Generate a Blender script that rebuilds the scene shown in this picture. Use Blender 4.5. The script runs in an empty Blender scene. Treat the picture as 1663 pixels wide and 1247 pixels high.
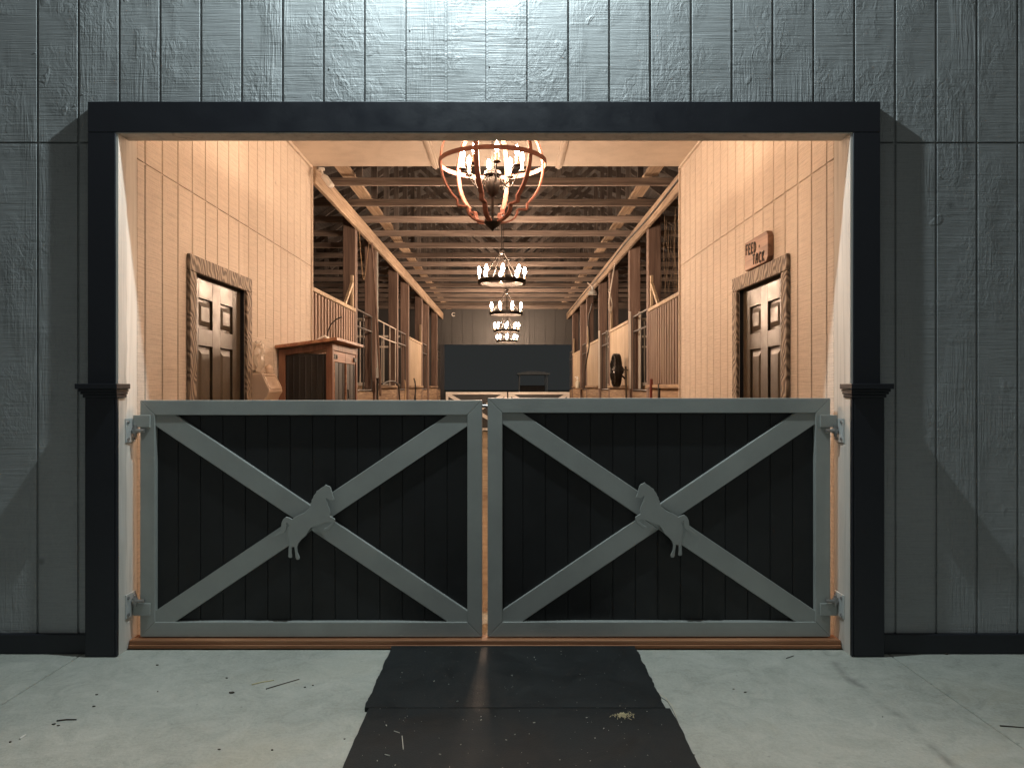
import bpy, bmesh, math, random
from mathutils import Vector, Matrix
random.seed(7)
S = bpy.context.scene
COL = S.collection
R = math.radians

# ------------------------------------------------------------------ camera, sky, exposure
CAMZ = 1.32
cam_d = bpy.data.cameras.new('camera')
cam = bpy.data.objects.new('camera', cam_d)
COL.objects.link(cam)
cam.location = (0, 0, CAMZ)
cam.rotation_euler = (R(90), 0, 0)
cam_d.sensor_width = 36
cam_d.lens = 36 * 1249 / 1663
cam_d.shift_x = (831.5 - 824) / 1663
cam_d.shift_y = (629 - 623.5) / 1663
cam_d.clip_end = 500
S.camera = cam

W = bpy.data.worlds.new('World')
S.world = W
W.use_nodes = True
bg = W.node_tree.nodes['Background']
# faint overcast night sky, with an added fill glow on the side behind the camera
_nt = W.node_tree
_tc = _nt.nodes.new('ShaderNodeTexCoord'); _sp = _nt.nodes.new('ShaderNodeSeparateXYZ')
_nt.links.new(_tc.outputs['Generated'], _sp.inputs[0])
_mr = _nt.nodes.new('ShaderNodeMapRange'); _mr.interpolation_type = 'SMOOTHSTEP'
_mr.inputs['From Min'].default_value = .5; _mr.inputs['From Max'].default_value = -1
_mr.inputs['To Min'].default_value = .026; _mr.inputs['To Max'].default_value = .165
_nt.links.new(_sp.outputs['Y'], _mr.inputs['Value'])
_nt.links.new(_mr.outputs[0], bg.inputs[1])
bg.inputs[0].default_value = (0.92, 0.98, 0.97, 1)

S.view_settings.view_transform = 'Standard'
S.view_settings.look = 'None'
S.view_settings.exposure = 0.0
S.view_settings.gamma = 1.0

LAMP_W = 325          # cool lamp over the doorway
BULB = 1000            # emission of one warm chandelier bulb
WARM = (1.0, 0.69, 0.475)

# ------------------------------------------------------------------ mesh helper
class MB:
    def __init__(s):
        s.v = []; s.f = []
    def box(s, x0, x1, y0, y1, z0, z1):
        b = len(s.v)
        s.v += [(x, y, z) for z in (z0, z1) for y in (y0, y1) for x in (x0, x1)]
        s.f += [[b+i for i in q] for q in ((0,2,3,1),(4,5,7,6),(0,1,5,4),(2,6,7,3),(0,4,6,2),(1,3,7,5))]
        return s
    def beam(s, p, q, w, h, up=(0,0,1)):
        """a bar from p to q, w wide across, h along up"""
        p = Vector(p); q = Vector(q); d = (q-p).normalized()
        up = Vector(up)
        a = d.cross(up)
        if a.length < 1e-4: a = d.cross(Vector((0,1,0)))
        a.normalize(); u = a.cross(d).normalized()
        b = len(s.v)
        for c in (p, q):
            for i, j in ((-1,-1),(1,-1),(1,1),(-1,1)):
                s.v.append(tuple(c + a*(i*w/2) + u*(j*h/2)))
        s.f += [[b,b+1,b+2,b+3],[b+7,b+6,b+5,b+4]] + [[b+k, b+4+k, b+4+(k+1)%4, b+(k+1)%4] for k in range(4)]
        return s
    def tube(s, pts, r, n=8, closed=False):
        pts = [Vector(p) for p in pts]; m = len(pts); b = len(s.v)
        ref = Vector((0.13, 0.31, 0.94))
        for i, p in enumerate(pts):
            d = (pts[(i+1) % m] - pts[i-1]) if closed else (pts[min(i+1, m-1)] - pts[max(i-1, 0)])
            d.normalize()
            a = d.cross(ref)
            if a.length < 1e-3: a = d.cross(Vector((1,0,0)))
            a.normalize(); u = d.cross(a)
            rr = r[i] if isinstance(r, (list, tuple)) else r
            for k in range(n):
                t = 2*math.pi*k/n
                s.v.append(tuple(p + a*(rr*math.cos(t)) + u*(rr*math.sin(t))))
        for i in range(m if closed else m-1):
            j = (i+1) % m
            for k in range(n):
                s.f.append([b+i*n+k, b+i*n+(k+1)%n, b+j*n+(k+1)%n, b+j*n+k])
        if not closed:
            s.f.append([b+k for k in range(n)][::-1]); s.f.append([b+(m-1)*n+k for k in range(n)])
        return s
    def strap(s, pts, sides, w, t, closed=False):
        """flat band along pts; sides[i] = direction of its width"""
        m = len(pts); b = len(s.v)
        for i in range(m):
            p = Vector(pts[i]); sd = Vector(sides[i]).normalized()
            d = (Vector(pts[(i+1) % m]) - Vector(pts[i-1])) if closed else (Vector(pts[min(i+1,m-1)]) - Vector(pts[max(i-1,0)]))
            nn = d.normalized().cross(sd).normalized()
            for i2, j2 in ((-1,-1),(1,-1),(1,1),(-1,1)):
                s.v.append(tuple(p + sd*(i2*w/2) + nn*(j2*t/2)))
        for i in range(m if closed else m-1):
            j = (i+1) % m
            for k in range(4):
                s.f.append([b+i*4+k, b+i*4+(k+1)%4, b+j*4+(k+1)%4, b+j*4+k])
        if not closed:
            s.f.append([b,b+1,b+2,b+3]); s.f.append([b+(m-1)*4+k for k in range(4)])
        return s
    def lathe(s, prof, c=(0,0,0), n=16, axis='z'):
        """prof = [(radius, height)]"""
        b = len(s.v); m = len(prof)
        for (r, h) in prof:
            for k in range(n):
                t = 2*math.pi*k/n
                x, y, z = r*math.cos(t), r*math.sin(t), h
                if axis == 'x': x, y, z = h, r*math.cos(t), r*math.sin(t)
                if axis == 'y': x, y, z = r*math.cos(t), h, r*math.sin(t)
                s.v.append((c[0]+x, c[1]+y, c[2]+z))
        for i in range(m-1):
            for k in range(n):
                s.f.append([b+i*n+k, b+i*n+(k+1)%n, b+(i+1)*n+(k+1)%n, b+(i+1)*n+k])
        s.f.append([b+k for k in range(n)][::-1]); s.f.append([b+(m-1)*n+k for k in range(n)])
        return s
    def prism(s, poly, fn, d0, d1):
        """poly in 2-D, fn(u, v, d) -> point"""
        b = len(s.v); n = len(poly)
        s.v += [fn(u, v, d0) for u, v in poly] + [fn(u, v, d1) for u, v in poly]
        s.f += [[b+i for i in range(n)], [b+n+i for i in range(n)][::-1]]
        s.f += [[b+i, b+n+i, b+n+(i+1)%n, b+(i+1)%n] for i in range(n)]
        return s
    def build(s, name, mat, parent=None, bevel=0, smooth=False, seg=1):
        off = world_loc(parent) if parent else Vector((0,0,0))
        me = bpy.data.meshes.new(name)
        me.from_pydata([(x-off.x, y-off.y, z-off.z) for x, y, z in s.v], [], s.f)
        bm = bmesh.new(); bm.from_mesh(me)
        bmesh.ops.recalc_face_normals(bm, faces=bm.faces)
        big = [f for f in bm.faces if len(f.verts) > 4]
        if big: bmesh.ops.triangulate(bm, faces=big)
        if smooth:
            for f in bm.faces: f.smooth = True
            for e in bm.edges:
                if len(e.link_faces) == 2 and e.calc_face_angle(0) > R(40): e.smooth = False
        bm.to_mesh(me); bm.free()
        me.materials.append(mat)
        o = bpy.data.objects.new(name, me); COL.objects.link(o)
        if parent: o.parent = parent
        if bevel:
            m = o.modifiers.new('edge', 'BEVEL'); m.width = bevel; m.segments = seg
            m.limit_method = 'ANGLE'; m.angle_limit = R(40)
        return o

def world_loc(o):
    v = Vector((0,0,0))
    while o: v += o.location; o = o.parent
    return v
def tag(o, label, cat, group=None, kind=None):
    o['label'] = label; o['category'] = cat
    if group: o['group'] = group
    if kind: o['kind'] = kind
    return o
def thing(name, label, cat, loc=(0,0,0), group=None, kind=None):
    o = bpy.data.objects.new(name, None); COL.objects.link(o); o.location = loc
    o.empty_display_size = .1
    return tag(o, label, cat, group, kind)
def dup(o, parent=None):
    c = o.copy(); COL.objects.link(c)
    if parent: c.parent = parent
    for ch in list(o.children): dup(ch, c)
    return c
def place(proto, loc, label, rz=0):
    c = dup(proto); c.location = loc; c.rotation_euler = (0,0,rz); c['label'] = label
    return c
def ground(px, py, z=0.0):
    Y = (CAMZ-z)*1249/(py-629); return ((px-824)*Y/1249, Y)

# ------------------------------------------------------------------ materials
def mat(name):
    m = bpy.data.materials.new(name); m.use_nodes = True
    nt = m.node_tree; b = nt.nodes['Principled BSDF']
    return m, nt, b
def N(nt, t, **k):
    n = nt.nodes.new(t)
    for a, v in k.items(): setattr(n, a, v)
    return n
def noise(nt, co, scale, sc=(1,1,1), detail=3, dist=0, rough=.55):
    mp = N(nt, 'ShaderNodeMapping'); mp.inputs['Scale'].default_value = sc
    nt.links.new(co, mp.inputs[0])
    n = N(nt, 'ShaderNodeTexNoise'); n.inputs['Scale'].default_value = scale
    n.inputs['Detail'].default_value = detail; n.inputs['Distortion'].default_value = dist
    n.inputs['Roughness'].default_value = rough
    nt.links.new(mp.outputs[0], n.inputs['Vector'])
    return n.outputs['Fac']
def math_(nt, op, a, b=None, clamp=False):
    n = N(nt, 'ShaderNodeMath', operation=op); n.use_clamp = clamp
    for i, x in enumerate((a, b)):
        if x is None: continue
        if isinstance(x, (int, float)): n.inputs[i].default_value = x
        else: nt.links.new(x, n.inputs[i])
    return n.outputs[0]
def ramp(nt, fac, stops):
    n = N(nt, 'ShaderNodeValToRGB'); e = n.color_ramp.elements
    while len(e) < len(stops): e.new(.5)
    for i, (p, c) in enumerate(stops):
        e[i].position = p
        e[i].color = (c, c, c, 1) if isinstance(c, (int, float)) else (*c, 1)
    nt.links.new(fac, n.inputs[0]); return n.outputs[0]
def bump(nt, b, h, dist, strength=1.0):
    n = N(nt, 'ShaderNodeBump'); n.inputs['Distance'].default_value = dist
    n.inputs['Strength'].default_value = strength
    nt.links.new(h, n.inputs['Height']); nt.links.new(n.outputs[0], b.inputs['Normal'])
def coords(nt, rnd=True):
    tc = N(nt, 'ShaderNodeTexCoord')
    if not rnd: return tc.outputs['Object'], None
    oi = N(nt, 'ShaderNodeObjectInfo')
    va = N(nt, 'ShaderNodeVectorMath', operation='MULTIPLY_ADD')
    cb = N(nt, 'ShaderNodeCombineXYZ')
    for i in range(3): nt.links.new(oi.outputs['Random'], cb.inputs[i])
    nt.links.new(cb.outputs[0], va.inputs[0]); va.inputs[1].default_value = (31, 47, 23)
    nt.links.new(tc.outputs['Object'], va.inputs[2])
    return va.outputs[0], oi.outputs['Random']

def siding(name, c, dist, rough=.55, lumpy=1.0, streak=1.0, tone=.12, shade_amt=.12):
    m, nt, b = mat(name); co, _ = coords(nt, False)
    saw = noise(nt, co, 1, (5, 5, 170), 4, 0, .6)
    saw2 = noise(nt, co, 1, (2.5, 2.5, 60), 2)
    st = noise(nt, co, 1, (85, 85, 5), 3, .6)
    mk = ramp(nt, noise(nt, co, 2.3, (1.6, 1.6, .6), 2), [(.5, 0), (.64, 1)])
    lp = noise(nt, co, 30, (1, 1, .55), 5, 1.2, .62)
    mk2 = ramp(nt, noise(nt, co, 3.1, (1, 1, 1), 2), [(.42, 0), (.62, 1)])
    kn = ramp(nt, noise(nt, co, 9, (1, 1, .8), 1, .4), [(.70, 0), (.76, 1)])
    h = math_(nt, 'ADD', math_(nt, 'MULTIPLY', saw, .42), math_(nt, 'MULTIPLY', saw2, .45))
    h = math_(nt, 'ADD', h, math_(nt, 'MULTIPLY', math_(nt, 'MULTIPLY', st, mk), 1.35*streak))
    h = math_(nt, 'ADD', h, math_(nt, 'MULTIPLY', math_(nt, 'MULTIPLY', lp, mk2), 1.5*lumpy))
    h = math_(nt, 'ADD', h, math_(nt, 'MULTIPLY', math_(nt, 'MULTIPLY', kn, lp), .9*lumpy))
    bump(nt, b, h, dist)
    v = noise(nt, co, 1.2, (1, 1, .5), 4)
    d = tuple(x*(1-tone) for x in c); l = tuple(min(1, x*(1+tone)) for x in c)
    cl = ramp(nt, v, [(.3, d), (.7, l)])
    saw_shade = ramp(nt, math_(nt, 'ADD', math_(nt, 'MULTIPLY', saw, .7), math_(nt, 'MULTIPLY', noise(nt, co, 1, (60, 60, 45), 3), .3)), [(.36, 1-shade_amt), (.56, 1.0)])  # shading of the saw marks put into the colour, darker in the low marks
    mx = N(nt, 'ShaderNodeMixRGB', blend_type='MULTIPLY'); mx.inputs[0].default_value = 1
    nt.links.new(cl, mx.inputs[1]); nt.links.new(saw_shade, mx.inputs[2])
    spot = N(nt, 'ShaderNodeTexVoronoi'); spot.inputs['Scale'].default_value = 2.1
    nt.links.new(co, spot.inputs['Vector'])
    mx2 = N(nt, 'ShaderNodeMixRGB', blend_type='MULTIPLY'); mx2.inputs[0].default_value = 1
    nt.links.new(mx.outputs[0], mx2.inputs[1]); nt.links.new(ramp(nt, spot.outputs['Distance'], [(.02, .6), (.05, 1)]), mx2.inputs[2])
    nt.links.new(mx2.outputs[0], b.inputs['Base Color'])
    b.inputs['Roughness'].default_value = rough
    return m
def wood(name, c1, c2, axis='x', rough=.7, scale=1.0, knots=True, bd=.0012):
    m, nt, b = mat(name); co, rn = coords(nt)
    lo, hi = 1.2*scale, 26*scale
    sc = {'x': (lo, hi, hi), 'y': (hi, lo, hi), 'z': (hi, hi, lo)}[axis]
    g = noise(nt, co, 1, sc, 6, .9, .62)
    g2 = noise(nt, co, 1, tuple(x*3.1 for x in sc), 4, .2)
    big = noise(nt, co, .8, (1, 1, 1), 2)
    f = math_(nt, 'ADD', math_(nt, 'MULTIPLY', g, .75), math_(nt, 'MULTIPLY', g2, .25))
    c0 = tuple(x*.62 for x in c1)
    colr = ramp(nt, f, [(.30, c0), (.46, c1), (.66, c2)])
    hs = N(nt, 'ShaderNodeHueSaturation')
    val = math_(nt, 'ADD', math_(nt, 'MULTIPLY', rn, .40), math_(nt, 'MULTIPLY', big, .5))
    nt.links.new(math_(nt, 'ADD', val, .52), hs.inputs['Value'])
    nt.links.new(colr, hs.inputs['Color'])
    last = hs.outputs[0]
    if knots:
        vo = N(nt, 'ShaderNodeTexVoronoi'); vo.inputs['Scale'].default_value = 2.6
        nt.links.new(co, vo.inputs['Vector'])
        k = ramp(nt, vo.outputs['Distance'], [(.012, .45), (.03, 1)])
        mx = N(nt, 'ShaderNodeMixRGB', blend_type='MULTIPLY'); mx.inputs[0].default_value = 1
        nt.links.new(last, mx.inputs[1]); nt.links.new(k, mx.inputs[2]); last = mx.outputs[0]
    nt.links.new(last, b.inputs['Base Color'])
    b.inputs['Roughness'].default_value = rough
    bump(nt, b, f, bd)
    return m
def paint(name, c, rough=.5, metal=0, var=.1, bscale=60, bd=.0004, spec=None):
    m, nt, b = mat(name); co, _ = coords(nt)
    n = noise(nt, co, 4, (1, 1, 1), 5)
    d = tuple(x*(1-var) for x in c); l = tuple(x*(1+var) for x in c)
    nt.links.new(ramp(nt, n, [(.3, d), (.7, l)]), b.inputs['Base Color'])
    rr = ramp(nt, noise(nt, co, 9, (1, 1, 1), 4), [(.3, max(.05, rough-.08)), (.7, min(1, rough+.1))])
    nt.links.new(rr, b.inputs['Roughness'])
    b.inputs['Metallic'].default_value = metal
    if spec is not None: b.inputs['Specular IOR Level'].default_value = spec
    if bd: bump(nt, b, noise(nt, co, bscale, (1, 1, 1), 3), bd)
    return m
def emit(name, c, s):
    m, nt, b = mat(name)
    b.inputs['Base Color'].default_value = (.9, .8, .6, 1)
    b.inputs['Emission Color'].default_value = (*c, 1); b.inputs['Emission Strength'].default_value = s
    return m

M = {}
M['ext'] = siding('exterior_siding_paint', (.285, .300, .302), .0060, .5, 1.0, 1.0)
M['int'] = siding('interior_siding_paint', (.66, .575, .49), .0055, .75, .25, .25, .07, .22)
M['ceil'] = siding('ceiling_board_paint', (.60, .52, .44), .001, .8, .3, .2, .06)
M['trim'] = paint('dark_navy_trim_paint', (.0080, .0098, .0150), .44, 0, .05, 35, .0006)
M['jamb'] = wood('whitewashed_jamb_wood', (.62, .58, .52), (.74, .70, .64), 'z', .75, .6)
M['gate'] = paint('gate_grey_paint', (.315, .33, .31), .42, 0, .10, 70, .0004)
M['black'] = paint('gate_black_panel', (.0078, .0084, .0090), .48, 0, .4, 20, .0006)
M['lum_x'] = wood('truss_lumber', (.15, .118, .102), (.27, .22, .185), 'x', .8)
M['web'] = wood('dark_web_lumber', (.085, .072, .066), (.14, .12, .108), 'z', .85)  # truss webs, darker than the bottom chords so the chords stand out
M['lum_y'] = wood('beam_lumber', (.30, .215, .145), (.48, .37, .265), 'y', .8)
M['lum_z'] = wood('post_lumber', (.14, .092, .074), (.23, .165, .135), 'z', .8)
M['slat'] = wood('slat_lumber', (.20, .13, .095), (.32, .23, .17), 'z', .75)
M['board'] = wood('pale_board_lumber', (.38, .29, .195), (.55, .44, .31), 'z', .75, .8)
M['plank'] = wood('stall_plank_lumber', (.24, .16, .10), (.44, .32, .20), 'y', .85)
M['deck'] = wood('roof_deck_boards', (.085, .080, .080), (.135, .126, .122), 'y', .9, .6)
M['sill'] = wood('cedar_sill', (.34, .14, .06), (.50, .24, .12), 'x', .7, .7)
M['cabtop'] = wood('cabinet_top_wood', (.26, .115, .065), (.44, .25, .145), 'y', .5, .8)
M['cabwood'] = wood('cabinet_wood', (.15, .068, .042), (.25, .13, .08), 'z', .55, .8)
M['cabdark'] = wood('cabinet_dark_boards', (.008, .008, .009), (.026, .025, .025), 'z', .55, .5, False)
M['signw'] = wood('sign_wood', (.23, .125, .078), (.35, .20, .125), 'y', .6, .7)
M['door'] = paint('door_black_brown_paint', (.060, .046, .030), .40, 0, .10, 12, .00012)
M['iron'] = paint('black_iron', (.018, .015, .013), .5, .6, .2, 50, .0004)
M['rust'] = paint('rust_brown_strap', (.20, .075, .05), .55, .2, .18, 40, .0006)
M['candle'] = paint('cream_candle_sleeve', (.75, .64, .45), .5, 0, .05, 40, 0)
M['bulb'] = emit('warm_bulb_glass', WARM, BULB)
M['steel'] = paint('hinge_steel', (.34, .33, .32), .4, .8, .2, 50, .0003)
M['zinc'] = paint('galvanised_plate', (.55, .57, .56), .45, .3, .12, 60, .0003)
M['pipe'] = paint('pale_pipe_rail', (.55, .50, .44), .5, .2, .1, 40, 0)
M['darkpipe'] = paint('dull_pipe', (.07, .063, .058), .55, .3, .15, 40, 0)
M['plastic'] = paint('cream_plastic', (.62, .50, .40), .45, 0, .06, 30, .0003)
M['rubber_black'] = paint('black_rubber_cord', (.014, .013, .013), .6, 0, .1, 40, 0)
M['white'] = paint('white_enamel', (.75, .73, .69), .4, 0, .05, 40, 0)
M['red'] = paint('red_plastic', (.15, .03, .022), .45, 0, .1, 40, 0)
M['bottle'] = paint('pale_bottle_plastic', (.62, .60, .50), .35, 0, .1, 40, 0)
M['brush'] = paint('brush_bristle', (.06, .045, .03), .9, 0, .3, 200, .002)
M['rope'] = paint('tan_rope', (.36, .25, .15), .9, 0, .2, 300, .0015)
M['twine'] = paint('old_twine', (.17, .125, .085), .9, 0, .2, 300, 0)
M['letter'] = paint('burnt_letters', (.012, .008, .006), .8, 0, .1, 40, 0)
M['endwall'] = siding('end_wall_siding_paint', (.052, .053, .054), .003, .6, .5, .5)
M['twig'] = paint('dry_twig', (.055, .042, .03), .9, 0, .3, 80, .0006)
M['straw'] = paint('pale_straw', (.58, .50, .30), .8, 0, .2, 80, 0)
M['dimroof'] = paint('dull_canopy', (.24, .26, .27), .6, 0, .1, 20, 0)
M['fleck'] = paint('pale_chaff', (.55, .53, .46), .8, 0, .2, 80, 0)
M['cart'] = paint('cart_body_paint', (.035, .038, .04), .35, 0, .1, 20, 0)

def frame_material():
    m, nt, b = mat('carved_weathered_frame'); co, _ = coords(nt, False)
    w = N(nt, 'ShaderNodeTexWave', wave_type='BANDS', bands_direction='DIAGONAL')
    w.inputs['Scale'].default_value = 8; w.inputs['Distortion'].default_value = 11
    w.inputs['Detail'].default_value = 1; w.inputs['Detail Scale'].default_value = .8
    mp = N(nt, 'ShaderNodeMapping'); mp.inputs['Scale'].default_value = (1.6, 1.6, 1.2)
    nt.links.new(co, mp.inputs[0]); nt.links.new(mp.outputs[0], w.inputs['Vector'])
    f = w.outputs['Fac']
    nt.links.new(ramp(nt, f, [(.1, (.11, .085, .065)), (.5, (.21, .165, .125)), (.9, (.33, .27, .21))]), b.inputs['Base Color'])
    b.inputs['Roughness'].default_value = .7
    bump(nt, b, f, .0035)
    return m
M['frame'] = frame_material()

def concrete_material():
    m, nt, b = mat('brushed_concrete'); co, _ = coords(nt, False)
    a = noise(nt, co, 1.1, (1, 1, 1), 5, .4)
    f = noise(nt, co, 75, (1, 1, 1), 4)
    p = noise(nt, co, 260, (1, 1, 1), 2)
    mid = noise(nt, co, 8, (1, 1, 1), 8, 1.0, .72)
    fac = math_(nt, 'ADD', math_(nt, 'MULTIPLY', a, .33), math_(nt, 'MULTIPLY', mid, .38))
    fac = math_(nt, 'ADD', fac, math_(nt, 'MULTIPLY', f, .17)); fac = math_(nt, 'ADD', fac, math_(nt, 'MULTIPLY', p, .12))
    base = ramp(nt, fac, [(.36, (.27, .28, .243)), (.5, (.41, .42, .37)), (.64, (.53, .535, .475))])
    # tan stains, dark scuffs and a ragged tyre smear
    st = ramp(nt, noise(nt, co, .9, (1, 1.6, 1), 4, .8), [(.56, 0), (.74, 1)])
    mx = N(nt, 'ShaderNodeMixRGB'); nt.links.new(math_(nt, 'MULTIPLY', st, .5), mx.inputs[0])
    nt.links.new(base, mx.inputs[1]); mx.inputs[2].default_value = (.45, .41, .30, 1)
    sp = ramp(nt, noise(nt, co, 26, (1, 1, 1), 2), [(.70, 0), (.76, 1)])
    mx2 = N(nt, 'ShaderNodeMixRGB'); nt.links.new(math_(nt, 'MULTIPLY', sp, .35), mx2.inputs[0])
    nt.links.new(mx.outputs[0], mx2.inputs[1]); mx2.inputs[2].default_value = (.13, .13, .12, 1)
    sepx = N(nt, 'ShaderNodeSeparateXYZ'); nt.links.new(co, sepx.inputs[0])
    wig = math_(nt, 'MULTIPLY', math_(nt, 'SUBTRACT', noise(nt, co, 3, (1, 1, 1), 4), .5), .16)
    dx = math_(nt, 'ABSOLUTE', math_(nt, 'SUBTRACT', math_(nt, 'ADD', sepx.outputs[0], wig), 1.56))
    ln = ramp(nt, dx, [(.0, 1), (.035, 0)])
    ln = math_(nt, 'MULTIPLY', ln, ramp(nt, noise(nt, co, 5, (1, 1, 1), 3), [(.42, 0), (.6, 1)]))
    mx3 = N(nt, 'ShaderNodeMixRGB'); nt.links.new(math_(nt, 'MULTIPLY', ln, .6), mx3.inputs[0])
    nt.links.new(mx2.outputs[0], mx3.inputs[1]); mx3.inputs[2].default_value = (.12, .12, .11, 1)
    nt.links.new(mx3.outputs[0], b.inputs['Base Color'])
    b.inputs['Roughness'].default_value = .8
    h = math_(nt, 'ADD', math_(nt, 'MULTIPLY', f, .8), math_(nt, 'MULTIPLY', mid, .8))
    bump(nt, b, h, .0035)
    return m
M['conc'] = concrete_material()
def mat_material():
    m, nt, b = mat('rubber_mat'); co, rn = coords(nt)
    a = noise(nt, co, 5, (1, 1, 1), 6, .6); f = noise(nt, co, 130, (1, 1, 1), 3)
    fac = math_(nt, 'ADD', math_(nt, 'MULTIPLY', a, .7), math_(nt, 'MULTIPLY', f, .3))
    base = ramp(nt, fac, [(.35, (.009, .0108, .0112)), (.6, (.016, .0188, .0192)), (.75, (.034, .036, .034))])
    nt.links.new(base, b.inputs['Base Color'])
    nt.links.new(ramp(nt, a, [(.3, .52), (.7, .80)]), b.inputs['Roughness'])
    b.inputs['Specular IOR Level'].default_value = .28
    bump(nt, b, f, .0015)
    return m
M['mat'] = mat_material()
def dirt_material(name, c1, c2, rough=.95):
    m, nt, b = mat(name); co, _ = coords(nt, False)
    a = noise(nt, co, 6, (1, 1, 1), 8, .3, .65)
    nt.links.new(ramp(nt, a, [(.35, c1), (.65, c2)]), b.inputs['Base Color'])
    b.inputs['Roughness'].default_value = rough
    bump(nt, b, noise(nt, co, 35, (1, 1, 1), 5), .012)
    return m
M['sand'] = dirt_material('aisle_sand', (.30, .22, .14), (.46, .36, .24))
M['dirt'] = dirt_material('night_field', (.045, .05, .03), (.09, .09, .055))

# ------------------------------------------------------------------ key places (metres)
YW = 3.83                         # face of the front siding
XL, XR = -1.919, 1.692            # inner faces of the doorway and of the two tack-room walls
YE = 7.51                         # where the tack-room walls and the low ceiling end
YB = 22.6                         # far end wall
ZT = 2.573                        # top of the doorway
PXL, PXR = -1.919, 1.78           # stall fronts
PITCH = 0.20335
G0 = (658-824)*YW/1249            # one groove of the front siding

# ------------------------------------------------------------------ ground
mb = MB(); mb.box(-260, 260, -120, 400, -.30, -.06)
o = mb.build('ground', M['dirt']); o['kind'] = 'structure'
mb = MB()
for x0, x1 in ((-7.2, -2.111), (-2.105, 1.887), (1.893, 7.2)):
    for y0, y1 in ((-6.0, -1.203), (-1.197, 3.872)):
        mb.box(x0, x1, y0, y1, -.12, 0)
mb.box(-7.2, 7.2, -6, 3.872, -.121, -.012)
o = mb.build('concrete_pad', M['conc'], bevel=.003); o['kind'] = 'structure'
mb = MB(); mb.box(-5.6, 5.6, 3.985, YB+.05, -.1, .02)
o = mb.build('aisle_floor', M['sand']); o['kind'] = 'structure'

# ------------------------------------------------------------------ front of the barn
def roofz(x): return 3.72 + (5.7-abs(x))*.34
def siding_boards(mb, u0, u1, grooves, z0, z1, face, holes=()):
    """boards between the grooves; face(mb, u0, u1, z0, z1) adds one board; holes = (u0, u1, z0, z1)"""
    cuts = [u0] + [g for g in grooves if u0+.01 < g < u1-.01] + [u1]
    hg = .0062
    for a, b in zip(cuts, cuts[1:]):
        a2 = a + (hg if a != u0 else 0); b2 = b - (hg if b != u1 else 0)
        top = z1((a+b)/2) if callable(z1) else z1
        segs = [(a2, b2, z0, top)]
        for h in holes:
            new = []
            for (s0, s1, q0, q1) in segs:
                if s1 <= h[0] or s0 >= h[1] or q1 <= h[2] or q0 >= h[3]: new.append((s0, s1, q0, q1)); continue
                if s0 < h[0]: new.append((s0, h[0], q0, q1))
                if s1 > h[1]: new.append((h[1], s1, q0, q1))
                l, r = max(s0, h[0]), min(s1, h[1])
                if q0 < h[2]: new.append((l, r, q0, h[2]))
                if q1 > h[3]: new.append((l, r, h[3], q1))
            segs = new
        for s in segs:
            if s[1]-s[0] > .004 and s[3]-s[2] > .004: face(mb, *s)

front = thing('barn_facade', 'grey grooved barn front with dark trim round its wide doorway', 'barn front', (0, YW, 0))
gr = [G0 + PITCH*k for k in range(-60, 60)]
fb = lambda m_, a, b, z0, z1: m_.box(a, b, YW, YW+.012, z0, z1)
mb = MB()
hole = (-2.0, 1.77, -1, 2.66)
siding_boards(mb, -5.7, 5.7, gr, .02, 2.532, fb, (hole,))
siding_boards(mb, -5.7, 5.7, gr, 2.541, roofz, fb, (hole,))
# backing sheet behind the grooves
mb.box(-5.7, -1.99, YW+.0102, YW+.05, .02, 3.5); mb.box(1.76, 5.7, YW+.0102, YW+.05, .02, 3.5)
mb.box(-5.7, 5.7, YW+.0105, YW+.05, 2.65, 3.72)
mb.prism([(-5.7, 3.70), (5.7, 3.70), (0, 3.72+5.7*.34-.02)], lambda u, v, d: (u, d, v), YW+.0103, YW+.049)
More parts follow.
